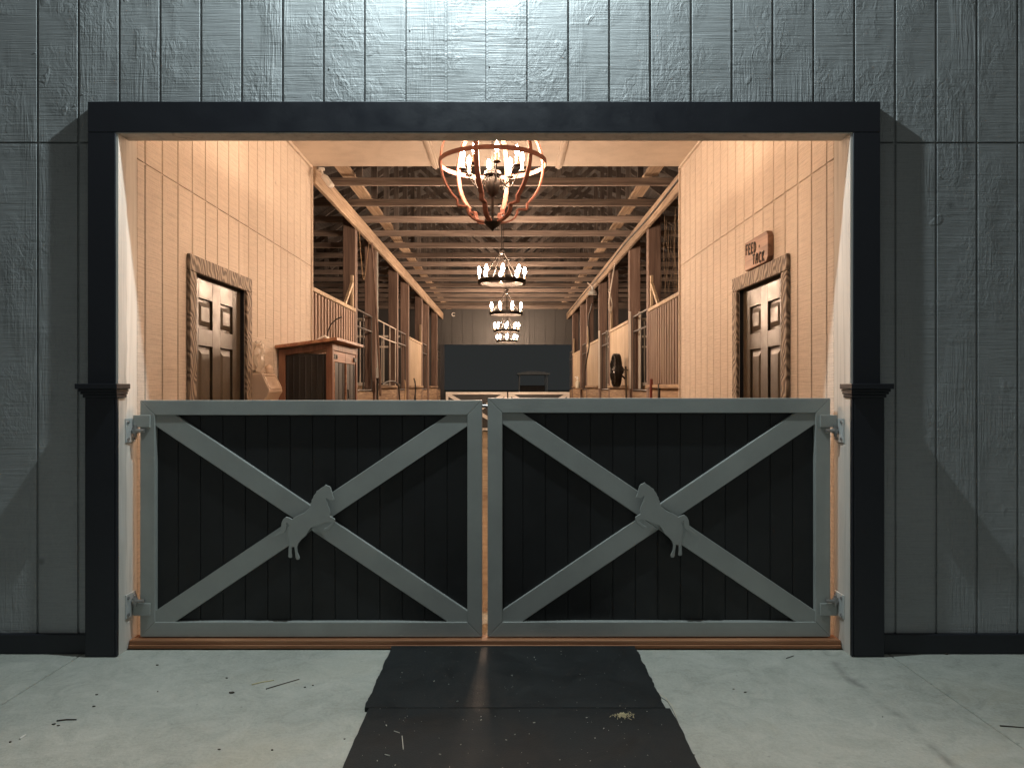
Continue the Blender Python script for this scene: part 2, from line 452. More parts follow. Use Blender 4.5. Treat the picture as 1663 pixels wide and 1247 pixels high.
# a few nail heads and drips standing off the paint
for k in range(46):
    g = random.choice([x for x in gr if -2.6 < x < 2.6]); z = random.uniform(.3, 3.25)
    if -2.1 < g < 1.9 and z < 2.75: continue
    x = g + random.choice((-1, 1))*random.uniform(.012, .03)
    mb.lathe([(.0045, 0), (.004, .0025), (.0015, .004)], (x, YW, z), 8, 'y')
    for i in range(len(mb.v)-24, len(mb.v)):
        vx, vy, vz = mb.v[i]; mb.v[i] = (vx, 2*YW-vy, vz)
mb.build('siding', M['ext'], front, bevel=.0022)
mb = MB(); mb.box(-2.064, 1.834, 3.78, YW+.02, ZT, 2.724)
mb.build('header_trim', M['trim'], front, bevel=.003)
for side in (-1, 1):
    def X(a, b, s=side): return (a, b) if s < 0 else (b, a)
    # upper casing
    o0, i0 = (-2.064, -1.9265) if side < 0 else (1.834, 1.7)
    mb = MB(); mb.box(min(o0, i0), max(o0, i0), 3.7805, YW+.02, 1.335, ZT)
    ped = mb.build('upper_casing', M['trim'], front, bevel=.003)
    o1, i1 = (-2.068, -1.908) if side < 0 else (1.846, 1.684)
    jx = (XL-.002) if side < 0 else (XR+.002)
    e1 = -1.911 if side < 0 else 1.685
    mb = MB(); mb.box(min(o1, jx), max(o1, jx), 3.762, YW+.02, 0.002, 1.275); mb.box(min(jx, e1), max(jx, e1), 3.762, 3.7852, 0.002, 1.2745)
    mb.build('lower_casing', M['trim'], ped, bevel=.004)
    mb = MB()
    for z0, z1, ov, yf in ((1.312, 1.338, .022, 3.712), (1.298, 1.312, .014, 3.728), (1.286, 1.298, .010, 3.738), (1.270, 1.286, .004, 3.750)):
        a, b = min(o1, i1)-ov, max(o1, i1)+ov
        mb.box(a, b, yf, YW+.019, z0, z1)
    mb.build('casing_cap', M['trim'], ped, bevel=.003, seg=2)
    a, b = (-5.7, o1-.001) if side < 0 else (o1+.001, 5.7)
    mb = MB(); mb.box(a, b, 3.805, YW+.02, .002, .098)
    mb.build('skirting_board', M['trim'], front, bevel=.003)
    # jamb: two painted boards, the outer slightly proud and rough edged
    xi = XL if side < 0 else XR
    mb = MB()
    t = .004 if side < 0 else -.004
    pts = []
    for k in range(40):
        z = .0 + k*ZT/39
        pts.append((3.868 + .006*math.sin(k*1.7) + random.uniform(-.004, .004), z))
    poly = [(3.786, 0)] + [(y, z) for y, z in pts] + [(3.786, ZT)]
    back = -.04 if side < 0 else .04
    mb.prism(poly, lambda u, v, d: (d, u, v), xi+t, xi+back)
    mb.build('jamb', M['jamb'], front, bevel=0)
    mb = MB(); mb.box(min(xi, xi+back), max(xi, xi+back), 3.862, 3.985, .0, ZT+.1)
    mb.build('stud', M['jamb'], front, bevel=.002)
mb = MB(); mb.box(XL-.006, XR+.006, 3.784, 3.90, ZT-.005, ZT+.05)
mb.build('head_jamb', M['jamb'], front, bevel=.002)
mb = MB(); mb.box(XL-.04, XR+.04, 3.862, 3.985, ZT+.051, 3.48)
mb.build('lintel', M['jamb'], front, bevel=.002)
mb = MB(); mb.box(XL+.004, XR-.004, 3.882, 3.93, .0, .020); mb.box(XL+.004, XR-.004, 3.890, 3.984, .0205, .041)
o = mb.build('wooden_sill', M['sill'], bevel=.003)
tag(o, 'reddish wooden sill on the concrete under the gates', 'sill', kind='thing')

# gooseneck lamp over the doorway
LX, LY, LZ = -.21, 3.375, 4.17
lamp = thing('barn_lamp', 'cool white gooseneck lamp above the doorway', 'lamp', (LX, YW, LZ+.4))
mb = MB(); mb.lathe([(.02, .21), (.06, .19), (.075, .12), (.19, .03), (.215, -.02), (.21, -.02), (.185, .022), (.07, .112), (.05, .18), (.012, .195)], (LX, LY, LZ), 28)
mb.build('lamp_shade', M['iron'], lamp, smooth=True)
mb = MB()
arc = [(LX, LY, LZ+.2)] + [(LX, LY + (YW-LY)*(1-math.cos(t))/2, LZ+.22+.25*math.sin(t)) for t in [math.pi*k/12 for k in range(13)]]
mb.tube(arc, .012, 10); mb.lathe([(.06, -.02), (.06, -.005), (.05, 0)], (LX, YW, LZ+.22), 20, 'y')
mb.build('lamp_arm', M['iron'], lamp, smooth=True)
ld = bpy.data.lights.new('lamp_light', 'POINT'); ld.energy = LAMP_W; ld.color = (.81, .955, 1.0); ld.shadow_soft_size = .035
lo = bpy.data.objects.new('lamp_light', ld); COL.objects.link(lo); lo.parent = lamp; lo.location = (0, LY-YW, -.4)

# ------------------------------------------------------------------ tack-room walls, doors
def side_wall(side):
    xi = XL if side < 0 else XR
    nm = ('left', 'beside the tall wooden cabinet') if side < 0 else ('right', 'under the hanging sign')
    w = thing('partition_wall', 'cream grooved board wall of the entry with a dark door, ' + ('beside the wooden cabinet' if side < 0 else 'below the feed tack sign'),
              'partition wall', (xi, 5.7, 0), kind='thing')
    d = -1 if side < 0 else 1
    def f(m_, a, b, z0, z1): m_.box(min(xi, xi+d*.012), max(xi, xi+d*.012), a, b, z0, z1)
    g = [3.985 + .09 + PITCH*k for k in range(20)]
    mb = MB(); hole = (4.705, 5.605, -1, 2.025)
    siding_boards(mb, 3.986, YE, g, .02, 2.500, f, (hole,))
    siding_boards(mb, 3.986, YE, g, 2.507, 3.455, f, (hole,))
    a, b = sorted((xi+d*.0075, xi+d*.09))
    mb.box(a, b, 3.986, 4.70, .02, 3.455); mb.box(a, b, 5.61, YE-.001, .02, 3.455); mb.box(a, b, 4.69, 5.62, 2.03, 3.455)
    mb.build('siding', M['int'], w, bevel=.0022)
    mb = MB(); a, b = sorted((xi-d*.018, xi+d*.092)); mb.box(a, b, YE+.001, YE+.022, .02, 3.47)
    mb.build('end_trim', M['int'], w, bevel=.003)
    mb = MB(); a, b = sorted((xi-d*.02, xi+d*.09)); mb.box(a, b, 3.986, YE, 3.4552, 3.481)
    mb.build('cornice_strip', M['ceil'], w, bevel=.003)
    # the door
    dr = thing('panel_door', 'dark panel door in a carved frame ' + ('left of the wooden cabinet' if side < 0 else 'under the feed tack sign'), 'door', (xi, 5.155, 0), kind='thing')
    P = lambda y, z, dd: (xi + d*dd, y, z)
    mb = MB()
    def bx(y0, y1, z0, z1, d0, d1):
        a, b = sorted((xi+d*d0, xi+d*d1)); mb.box(a, b, y0, y1, z0, z1)
    F0, F1 = .026, .066
    ys = [4.709, 4.845, 5.075, 5.215, 5.445, 5.601]; zs = [.03, .22, .72, .86, 1.585, 1.695, 1.885, 2.021]
    for y0, y1 in ((ys[0], ys[1]), (ys[2], ys[3]), (ys[4], ys[5])): bx(y0, y1, zs[0], zs[7], F0, F1)
    for y0, y1 in ((ys[1], ys[2]), (ys[3], ys[4])):
        for z0, z1 in ((zs[0], zs[1]), (zs[2], zs[3]), (zs[4], zs[5]), (zs[6], zs[7])): bx(y0, y1, z0, z1, F0, F1)
        for z0, z1 in ((zs[1], zs[2]), (zs[3], zs[4]), (zs[5], zs[6])):
            bx(y0, y1, z0, z1, F0+.016, F1)
            b_ = len(mb.v)
            e1, e2 = .018, .05
            mb.v += [P(y, z, F0+.0155) for y, z in ((y0+e1, z0+e1), (y1-e1, z0+e1), (y1-e1, z1-e1), (y0+e1, z1-e1))]
            mb.v += [P(y, z, F0+.003) for y, z in ((y0+e2, z0+e2), (y1-e2, z0+e2), (y1-e2, z1-e2), (y0+e2, z1-e2))]
            mb.f += [[b_+3, b_+2, b_+1, b_], [b_+4, b_+5, b_+6, b_+7]] + [[b_+k, b_+(k+1) % 4, b_+4+(k+1) % 4, b_+4+k] for k in range(4)]
    slab = mb.build('door_leaf', M['door'], dr, bevel=.002)
    ky = 5.53 if side < 0 else 5.535
    mb = MB(); mb.lathe([(.03, .0), (.03, -.006), (.012, -.01), (.011, -.035), (.026, -.045), (.029, -.06), (.02, -.072), (.005, -.075)],
                        (0, ky, .93), 18, 'x')
    mb.v = [(xi + d*(F0 + x), y, z) for x, y, z in mb.v]
    mb.build('door_knob', M['steel'], slab, smooth=True)
    mb = MB()
    def rough_strip(y0, y1, z0, z1):
        a, b = sorted((xi-d*.024, xi-d*.0005)); mb.box(a, b, y0, y1, z0, z1)
    rough_strip(4.597, 4.696, .02, 2.02); rough_strip(5.607, 5.715, .02, 2.02); rough_strip(4.597, 5.715, 2.0205, 2.122)
    mb.build('door_frame', M['frame'], dr, bevel=.006, seg=2)
    mb = MB()
    a, b = sorted((xi+d*.0005, xi+d*.1)); mb.box(a, b, 4.7005, 4.7065, .02, 2.0275); mb.box(a, b, 5.6035, 5.6095, .02, 2.0275); mb.box(a, b, 4.707, 5.603, 2.0235, 2.029)
    mb.build('door_lining', M['trim'], dr)
    # knots in the boards
    return w
wl = side_wall(-1); wr = side_wall(1)

# low ceiling of the entry
ce = thing('entry_ceiling', 'flat cream board ceiling with battens over the entry', 'ceiling', (0, 5.7, 3.48), kind='thing')
mb = MB(); mb.box(XL-.09, XR+.09, 3.99, YE+.02, 3.482, 3.50)
mb.build('ceiling_panel', M['ceil'], ce)
for xx in (-.70, .50):
    mb = MB(); mb.box(xx-.03, xx+.03, 3.99, YE+.02, 3.462, 3.4815); mb.box(xx-.012, xx+.012, 3.99, YE+.02, 3.452, 3.4615)
    mb.build('batten', M['ceil'], ce, bevel=.002)

# sign over the right door
sg = thing('wooden_sign', 'small wooden sign with dark hand-painted words FEED TACK above the door', 'sign', (XR, 5.12, 2.23))
mb = MB(); c = .032
y0, y1, z0, z1 = 4.885, 5.365, 2.125, 2.322
poly = [(y0+c, z0), (y1-c*.4, z0), (y1, z0+c*.4), (y1, z1-c*.4), (y1-c*.4, z1), (y0+c, z1), (y0, z1-c), (y0, z0+c)]
mb.prism(poly, lambda u, v, d: (d, u, v), XR-.038, XR-.001)
board = mb.build('sign_board', M['signw'], sg, bevel=.005, seg=2)
GLY = {'F': [[(0,0),(0,1),(.75,1)], [(0,.52),(.55,.55)]], 'E': [[(.75,.02),(0,0),(.03,1),(.75,.98)], [(0,.5),(.55,.54)]],
       'D': [[(0,0),(.02,1),(.45,.93),(.75,.62),(.72,.3),(.4,.05),(0,0)]], 'T': [[(0,1),(.85,.97)], [(.42,1),(.40,0)]],
       'A': [[(0,0),(.08,.6),(.38,1),(.72,.9),(.75,0)], [(.06,.45),(.75,.43)]], 'C': [[(.75,.85),(.4,1),(.06,.7),(.05,.3),(.4,0),(.75,.12)]],
       'K': [[(0,0),(.02,1)], [(.7,1),(.04,.45),(.75,0)]]}
mb = MB()
def word(wd, ystart, zbase, h, wd_):
    for i, ch in enumerate(wd):
        for st in GLY[ch]:
            for p, q in zip(st, st[1:]):
                f = lambda a: (XR-.0395, ystart - (i*wd_*1.28 + a[0]*wd_), zbase + a[1]*h - i*.003)
                mb.beam(f(p), f(q), .0115, .004, (1, 0, 0))
word('FEED', 5.325, 2.232, .066, .045); word('TACK', 5.18, 2.143, .066, .05)
mb.build('lettering', M['letter'], board)
mb = MB(); mb.lathe([(.010, 0), (.012, -.001), (.004, -.002)], (XR-.038, 5.05, 2.245), 10, 'x'); mb.build('knot', M['twig'], board)

# ------------------------------------------------------------------ the two gates
YG = 3.925
def px(x, y, Y=3.845): return ((x-824)*Y/1249, CAMZ - (y-629)*Y/1249)
HORSE = [(800,192),(818,206),(848,216),(864,238),(876,285),(884,320),(903,366),(898,382),(880,378),(858,386),(830,372),(806,355),(812,390),(830,440),(848,485),(856,520),(852,570),
         (880,584),(913,606),(912,640),(893,682),(860,705),(828,738),(792,750),(776,730),(783,714),(812,706),(836,684),(862,662),(862,640),(830,640),(790,645),(740,668),(680,690),(625,708),(600,745),
         (570,800),(510,852),(478,892),(463,940),(466,1000),(490,1058),(487,1084),(456,1086),(444,1062),(438,1000),(428,932),(414,938),(398,938),(396,1000),(400,1058),(394,1064),(366,1062),(357,1050),(360,960),(368,900),
         (362,850),(350,800),(345,745),(356,704),(372,686),(344,648),(332,660),(336,690),(330,735),(300,770),(262,792),(215,806),(178,830),(200,800),(245,765),(270,738),(272,690),(277,648),(296,606),(330,578),(368,588),(402,606),
         (440,578),(500,550),(542,534),(575,508),(604,478),(622,440),(620,418),(634,400),(634,376),(652,352),(660,326),(690,288),(692,272),(720,258),(742,238),(790,208)]
def make_gate(side):
    if side < 0: x0, x1, z0, z1 = -1.875, -.129, .047, 1.254
    else: x0, x1, z0, z1 = -.101, 1.649, .048, 1.265
    t = .0755
    g = thing('double_gate', ('grey framed black cross-braced gate, left leaf with horse facing right' if side < 0 else 'grey framed black cross-braced gate, right leaf with horse facing left'),
              'gate', ((x0+x1)/2, YG, 0), 'gates across the barn doorway')
    mb = MB()
    fn = lambda u, v, d: (u, d, v)
    mb.prism([(x0, z0), (x0+t, z0+t), (x0+t, z1-t), (x0, z1)], fn, YG, YG+.05)
    mb.prism([(x1, z0), (x1-t, z0+t), (x1-t, z1-t), (x1, z1)], fn, YG, YG+.05)
    e = .0004
    mb.prism([(x0+e, z1), (x0+t+e, z1-t), (x1-t-e, z1-t), (x1-e, z1)], fn, YG, YG+.05)
    mb.prism([(x0+e, z0), (x0+t+e, z0+t), (x1-t-e, z0+t), (x1-e, z0)], fn, YG, YG+.05)
    mb.build('gate_frame', M['gate'], g, bevel=.003, seg=2)
    # ribbed black panel
    mb = MB(); n = 14; xa, xb = x0+t-.01, x1-t+.01; w = (xb-xa)/n
    mb.box(xa, xb, YG+.037, YG+.046, z0+t-.01, z1-t+.01)
    for k in range(n):
        mb.box(xa+k*w+.0012, xa+(k+1)*w-.0012, YG+.0325, YG+.0372, z0+t-.01, z1-t+.01)
    mb.build('gate_panel', M['black'], g, bevel=.0015)
    # X brace, the second bar cut in two so that nothing overlaps
    iw0, iw1, ih0, ih1 = x0+t-.02, x1-t+.02, z0+t-.02, z1-t+.02
    b = .052
    mb = MB(); yb0, yb1 = YG+.008, YG+.032
    P0, P1 = Vector((iw0, ih1)), Vector((iw1, ih0)); Q0, Q1 = Vector((iw0, ih0)), Vector((iw1, ih1))
    C = (P0+P1)/2
    d1 = (P1-P0).normalized(); n1 = Vector((-d1.y, d1.x)); d2 = (Q1-Q0).normalized(); n2 = Vector((-d2.y, d2.x))
    def clip(poly):
        def cl(pts, ins, inter):
            out = []
            for i in range(len(pts)):
                a, c = pts[i-1], pts[i]
                if ins(c):
                    if not ins(a): out.append(inter(a, c))
                    out.append(c)
                elif ins(a): out.append(inter(a, c))
            return out
        for ax, lim, sg in ((0, iw0, 1), (0, iw1, -1), (1, ih0, 1), (1, ih1, -1)):
            ins = lambda p: (p[ax]-lim)*sg >= 0
            def inter(a, c):
                tt = (lim-a[ax])/(c[ax]-a[ax]); return (a[0]+(c[0]-a[0])*tt, a[1]+(c[1]-a[1])*tt)
            poly = cl(poly, ins, inter)
        return poly
    L = 2
    bar = [tuple(C + d1*s*L + n1*u*b) for s, u in ((-1,-1),(1,-1),(1,1),(-1,1))]
    mb.prism(clip(bar), fn, yb0, yb1)
    for sgn in (-1, 1):
        # where the edges of bar 2 meet the near edge of bar 1
        base = C + n1*(b+.0002)*(1 if (d2*sgn).dot(n1) > 0 else -1)
        pts = []
        for u in (-1, 1):
            A = C + n2*u*b
            k = (base-A).dot(n1)/d2.dot(n1)
            pts.append(A + d2*k)
        poly = [tuple(pts[0]), tuple(pts[1]), tuple(C + n2*b + d2*sgn*L), tuple(C - n2*b + d2*sgn*L)]
        mb.prism(clip(poly), fn, yb0, yb1)
    mb.build('cross_brace', M['gate'], g, bevel=.0035, seg=2)
    # horse cut from plate, standing off the brace
    poly = []
    for hx, hy in HORSE:
        pxx, pyy = 420+hx/7.333, 760+hy/7.333
        if side > 0:
            ox, oy = 980, 760
            pxx = 980 + (1290-hx)/7.333; pyy = 760 + (hy-25)/7.333
        poly.append(px(pxx, pyy, YG-.033))
    mb = MB(); mb.prism(poly, fn, YG-.041, YG-.029)
    hs = mb.build('horse_cutout', M['gate'], g, bevel=.0045, seg=2)
    mb = MB(); mb.lathe([(.018, -.029), (.018, .0068)], (C.x + (.03 if side > 0 else -.03)*0, YG, C.y+.01), 14, 'y'); mb.build('spacer', M['gate'], hs)
    # hinges
    for zc in (1.148, .190):
        lowr = zc < .5
        if side < 0: hx0, hx1, xi, dd = x0-.030, x0+.056, XL, 1
        else: hx0, hx1, xi, dd = x1-.056, x1+.030, XR, -1
        mb = MB(); mb.box(hx0, hx1, YG-.012, YG-.0005, zc-.031, zc+.031)
        mb.box(hx0 if side < 0 else x1+.001, x0-.001 if side < 0 else hx1, YG, YG+.05, zc-.03, zc+.03)
        st = mb.build('hinge_strap', M['gate'], g, bevel=.002)
        mb = MB()
        a, b2 = sorted((xi+dd*.0045, xi+dd*.0105))
        zo = .03 if lowr else -.045
        mb.box(a, b2, YG-.075, YG+.03, zc+zo-.06, zc+zo+.06)
        hp = mb.build('hinge_plate', M['zinc'], g, bevel=.001)
        for by in (-.058, .012):
            for bz in (-.042, .042):
                mb = MB(); mb.lathe([(.008, 0), (.008, dd*.007)], (xi+dd*.0105, YG+by, zc+zo+bz), 6, 'x'); mb.build('bolt', M['steel'], hp)
        zz = zc + (.046 if lowr else -.048)
        xm = (hx0+.012) if side < 0 else (hx1-.012)
        mb = MB()
        mb.lathe([(.015, -.014), (.015, .014)], (xm, YG-.014, zz), 14)
        mb.lathe([(.008, -.03), (.008, .03)], (xm, YG-.014, zz), 12)
        mb.tube([(xm+dd*.05, YG-.02, zz), (xi+dd*.012, YG-.02, zz)], .009, 10)
        mb.build('hinge_pin', M['steel'], st, smooth=True)
    if side < 0:
        mb = MB(); mb.box(x1-.01, x1+.024, YG+.052, YG+.06, 1.215, 1.235); mb.tube([(x1-.02, YG+.056, 1.225), (x1+.026, YG+.056, 1.225)], .007, 8)
        mb.build('latch', M['steel'], g)
    return g
make_gate(-1); make_gate(1)

# ------------------------------------------------------------------ rubber mats
def rubber(y0, y1, xo, z, label):
    mb = MB(); n = 40; rnd = random.Random(int(y0*100))
    Lx = [-.577+xo + .0022*math.sin(i*.5+y0) + rnd.uniform(-.0016, .0016) for i in range(n+1)]
    Rx = [.648+xo*1.3 + .0025*math.sin(i*.7+y0) + rnd.uniform(-.0022, .0022) for i in range(n+1)]
    poly = [(Lx[i], y0+(y1-y0)*i/n) for i in range(n+1)] + [(Rx[i], y0+(y1-y0)*i/n) for i in range(n, -1, -1)]
    mb.prism(poly, lambda u, v, d: (u, v, d), z, z+.018)
    o = mb.build('rubber_mat', M['mat'], bevel=.003)
    return tag(o, label, 'mat', 'rubber mats leading to the gates')
rubber(3.128, 3.874, -.004, .0015, 'black rubber mat lying against the gates')
rubber(1.30, 3.1245, .012, .0012, 'black rubber mat in front, with a pinch of hay at its edge')

# litter
def lit(px_, py_, z=.0): x, y = ground(px_, py_, z); return x, y
mb = MB(); rnd = random.Random(3)
for k in range(210):
    x = rnd.uniform(-.52, .6); y = rnd.uniform(2.2, 3.83) if k % 3 else rnd.uniform(2.5, 3.15); s = rnd.choice((.0007, .0009, .0012, .0012, .0018, .0028))
    a = rnd.uniform(0, 3.14); L = s*rnd.uniform(.5, 1.6)
    mb.beam((x-L*math.cos(a), y-L*math.sin(a), .0206), (x+L*math.cos(a), y+L*math.sin(a), .0210), s, s*.7)
for p, q in (((653, 1195), (655, 1217)), ((640, 1187), (649, 1190)), ((625, 1225), (633, 1227))):
    x, y = lit(*p, .02); x2, y2 = lit(*q, .02); mb.tube([(x, y, .0215), (x2, y2, .0215)], .0016, 6)
o = mb.build('straw_flecks', M['fleck']); tag(o, 'pale flecks of chaff scattered over the rubber mats', 'chaff', kind='stuff')
mb = MB(); hx, hy = lit(1012, 1163, .02)
for k in range(110):
    r = abs(rnd.gauss(0, .015)); a = rnd.uniform(0, 6.28); x = hx+1.5*r*math.cos(a); y = hy+r*math.sin(a); z = .021+max(0, .012-r*.4)*rnd.random()
    b = rnd.uniform(0, 3.14); L = rnd.uniform(.003, .009)
    mb.beam((x-L*math.cos(b), y-L*math.sin(b), z), (x+L*math.cos(b), y+L*math.sin(b), z+rnd.uniform(-.001, .004)), .0018, .0012)
o = mb.build('hay_pinch', M['straw']); tag(o, 'small scattered pinch of golden hay on the mat seam', 'hay', kind='stuff')
def twig(pts, r, label, m='twig', grp='twigs on the concrete'):
    mb = MB(); P = [(*lit(a, b), r*.9) for a, b in pts]
    mb.tube(P, [r*(1-.4*i/len(P)) for i in range(len(P))], 6); o = mb.build('twig', M[m], smooth=True); tag(o, label, 'twig', grp)
twig([(409, 1112), (425, 1108), (445, 1105)], .0030, 'pale twig on the concrete with a small knob end, beside a darker one', 'straw')
twig([(432, 1119), (455, 1112), (486, 1103)], .0024, 'straight thin dark twig on the concrete beside a pale twig')
twig([(92, 1171), (108, 1169), (124, 1169)], .0032, 'short dark twig with crumbs in the lower left')
twig([(1624, 1179), (1640, 1180), (1663, 1182)], .0030, 'dark stick at the right edge of the photo')
twig([(32, 1201), (37, 1197), (42, 1194)], .0040, 'short white chip at the lower left', 'white')
twig([(1277, 1069), (1283, 1067), (1289, 1065)], .0020, 'tiny curved twig before the right gate')
twig([(1070, 1130), (1084, 1139), (1094, 1156), (1103, 1177)], .0012, 'long curved dark hair-like strand by the mat')
twig([(1066, 1125), (1080, 1132), (1092, 1146), (1100, 1166)], .0010, 'thin pale grass blade curving by the mat', 'straw')
mb = MB()
for (a, b, sz) in ((157, 1128, .006), (256, 1123, .005), (152, 1147, .007), (376, 1125, .011), (368, 1101, .006), (255, 1080, .007), (356, 1217, .006), (17, 1205, .007), (508, 1113, .005),
                  (1191, 1119, .005), (1210, 1124, .006), (88, 1176, .008), (95, 1178, .006), (1433, 1164, .004), (1127, 1226, .005), (495, 1116, .005), (1536, 1062, .012), (442, 1218, .006), (560, 1200, .005)):
    x, y = lit(a, b); n = 7
    s_ = sz*.72
    poly = [(x+s_*1.3*math.cos(t)*rnd.uniform(.4, 1.3), y+s_*math.sin(t)*rnd.uniform(.4, 1.3)) for t in [6.283*k/n for k in range(n)]]
    mb.prism(poly, lambda u, v, d: (u, v, d), .0008, .0008+s_*.6)
o = mb.build('dirt_crumbs', M['twig']); tag(o, 'dark crumbs of dirt scattered over the concrete', 'dirt', kind='stuff')

# ------------------------------------------------------------------ posts, beams, trusses, roof
def post_proto(side):
    mb = MB(); xa, xb = (-.155, 0) if side < 0 else (0, .155)
    mb.box(xa, xb, 0, .15, .02, 3.495)
    o = mb.build('timber_post', M['lum_z'], bevel=.004)
    return tag(o, 'x', 'post', 'timber posts along the stall fronts')
PY = [9.70, 11.18, 13.40, 14.90, 17.25, 18.72, 20.95]
ordn = ['nearest', 'second', 'third', 'fourth', 'fifth', 'sixth', 'farthest']
for side in (-1, 1):
    pr = post_proto(side)
    for i, y in enumerate(PY):
        lab = 'square brown timber post, %s along the %s row of stalls' % (ordn[i], 'left' if side < 0 else 'right')
        loc = (PXL if side < 0 else PXR, y, 0)
        if i == 0: pr.location = loc; pr['label'] = lab
        else: place(pr, loc, lab)
    mb = MB(); x = PXL if side < 0 else PXR
    a, b = (x+.0015, x+.040) if side < 0 else (x-.040, x-.0015)
    for (q0, q1) in ((YE+.025, 12.3), (12.302, 17.1), (17.102, YB-.01)):
        mb.box(a, b, q0, q1, 3.315, 3.497)
    a, b = (x-.155, x-.115) if side < 0 else (x+.115, x+.155)
    o = mb.build('aisle_beam', M['lum_y'], bevel=.003)
    tag(o, 'long pale plank beam over the %s stall fronts' % ('left' if side < 0 else 'right, with a cable along it'), 'beam', kind='thing')
tr = thing('roof_truss', 'x', 'roof truss', (0, 0, 0), 'timber roof trusses over the aisle')
mb = MB(); mb.box(-5.6, 5.6, -.019, .019, 3.50, 3.582); mb.build('bottom_chord', M['lum_x'], tr, bevel=.002)
def rz(x): return 3.60 + (5.6-abs(x))*.34
for sd_ in (-1, 1):
    wb = lambda p, q, h: MB().beam((sd_*p[0], 0, p[1]), (sd_*q[0], 0, q[1]), h, .034, (0, 1, 0))
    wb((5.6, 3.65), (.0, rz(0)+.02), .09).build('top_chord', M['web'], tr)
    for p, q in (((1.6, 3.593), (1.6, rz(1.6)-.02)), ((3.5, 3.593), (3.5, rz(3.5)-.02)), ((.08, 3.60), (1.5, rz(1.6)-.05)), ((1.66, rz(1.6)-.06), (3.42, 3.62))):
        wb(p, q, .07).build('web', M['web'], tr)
names = ['first', 'second', 'third', 'fourth', 'fifth', 'sixth', 'seventh', 'eighth', 'ninth', 'tenth', 'eleventh', 'twelfth', 'thirteenth', 'fourteenth', 'fifteenth']
for i in range(15):
    lab = 'open timber roof truss over the aisle, %s behind the cream entry ceiling' % names[i]
    y = 8.30 + .935*i + random.uniform(-.03, .03)
    if i == 0: tr.location = (0, y, 0); tr['label'] = lab
    else: place(tr, (0, y, random.uniform(-.006, .006)), lab)
for x, lb in ((-1.72, 'left'), (1.55, 'right'), ):
    mb = MB()
    for k in range(5):
        y0 = YE+.03+k*3.0; mb.box(x-.07+.01*(k % 2), x+.07+.01*(k % 2), y0, min(y0+3.02, YB-.02), 3.6+.002*k, 3.636+.002*k)
    o = mb.build('truss_runner', M['lum_y'], bevel=.002); tag(o, 'pale board running lengthwise over the %s ends of the trusses' % lb, 'board')
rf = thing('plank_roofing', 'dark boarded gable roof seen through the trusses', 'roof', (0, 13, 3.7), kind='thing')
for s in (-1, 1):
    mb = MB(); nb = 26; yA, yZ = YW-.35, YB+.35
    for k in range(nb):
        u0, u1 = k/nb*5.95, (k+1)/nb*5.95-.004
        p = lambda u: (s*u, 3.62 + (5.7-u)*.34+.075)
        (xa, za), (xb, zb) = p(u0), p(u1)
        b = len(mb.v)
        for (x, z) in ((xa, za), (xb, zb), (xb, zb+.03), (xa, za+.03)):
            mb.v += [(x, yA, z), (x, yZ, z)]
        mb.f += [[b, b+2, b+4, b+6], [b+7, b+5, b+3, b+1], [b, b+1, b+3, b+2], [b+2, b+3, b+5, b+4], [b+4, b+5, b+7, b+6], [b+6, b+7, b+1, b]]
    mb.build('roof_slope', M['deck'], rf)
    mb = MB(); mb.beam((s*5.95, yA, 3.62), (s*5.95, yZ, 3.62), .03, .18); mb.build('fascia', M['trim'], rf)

# outer side walls and the divisions between stalls
for s in (-1, 1):
    mb = MB()
    for k in range(16):
        z0 = .02+k*.23; mb.box(s*5.62-.02, s*5.62+.02, YW+.06, YB, z0, z0+.224)
    o = mb.build('outer_wall', M['deck']); tag(o, 'dark plank outer wall behind the %s stalls' % ('left' if s < 0 else 'right'), 'wall', kind='thing')
div = thing('stall_divider', 'x', 'stall divider', (0, 0, 0), 'dividers between the stalls')
mb = MB()
for k in range(6): mb.box(-1.65, 1.65, -.02, .02, .03+k*.22, .245+k*.22)
mb.build('plank_panel', M['plank'], div, bevel=.002)
mb = MB(); mb.box(-1.65, 1.65, -.04, .04, 1.352, 1.392); mb.box(-1.65, 1.65, -.03, .03, 2.29, 2.33)
for k in range(12): mb.tube([(-1.6+k*.29, 0, 1.39), (-1.6+k*.29, 0, 2.3)], .011, 6)
mb.build('bar_rail', M['pipe'], div)
first = True
for s in (-1, 1):
    for j, y in enumerate((7.62, 11.25, 14.97, 18.80)):
        loc = ((PXL-.165-1.66) if s < 0 else (PXR+.165+1.66), y, 0)
        lab = 'plank and bar divider behind the %s %s post' % (['wall end before the nearest', 'second', 'fourth', 'sixth'][j], 'left' if s < 0 else 'right')
        if first: div.location = loc; div['label'] = lab; first = False
        else: place(div, loc, lab)

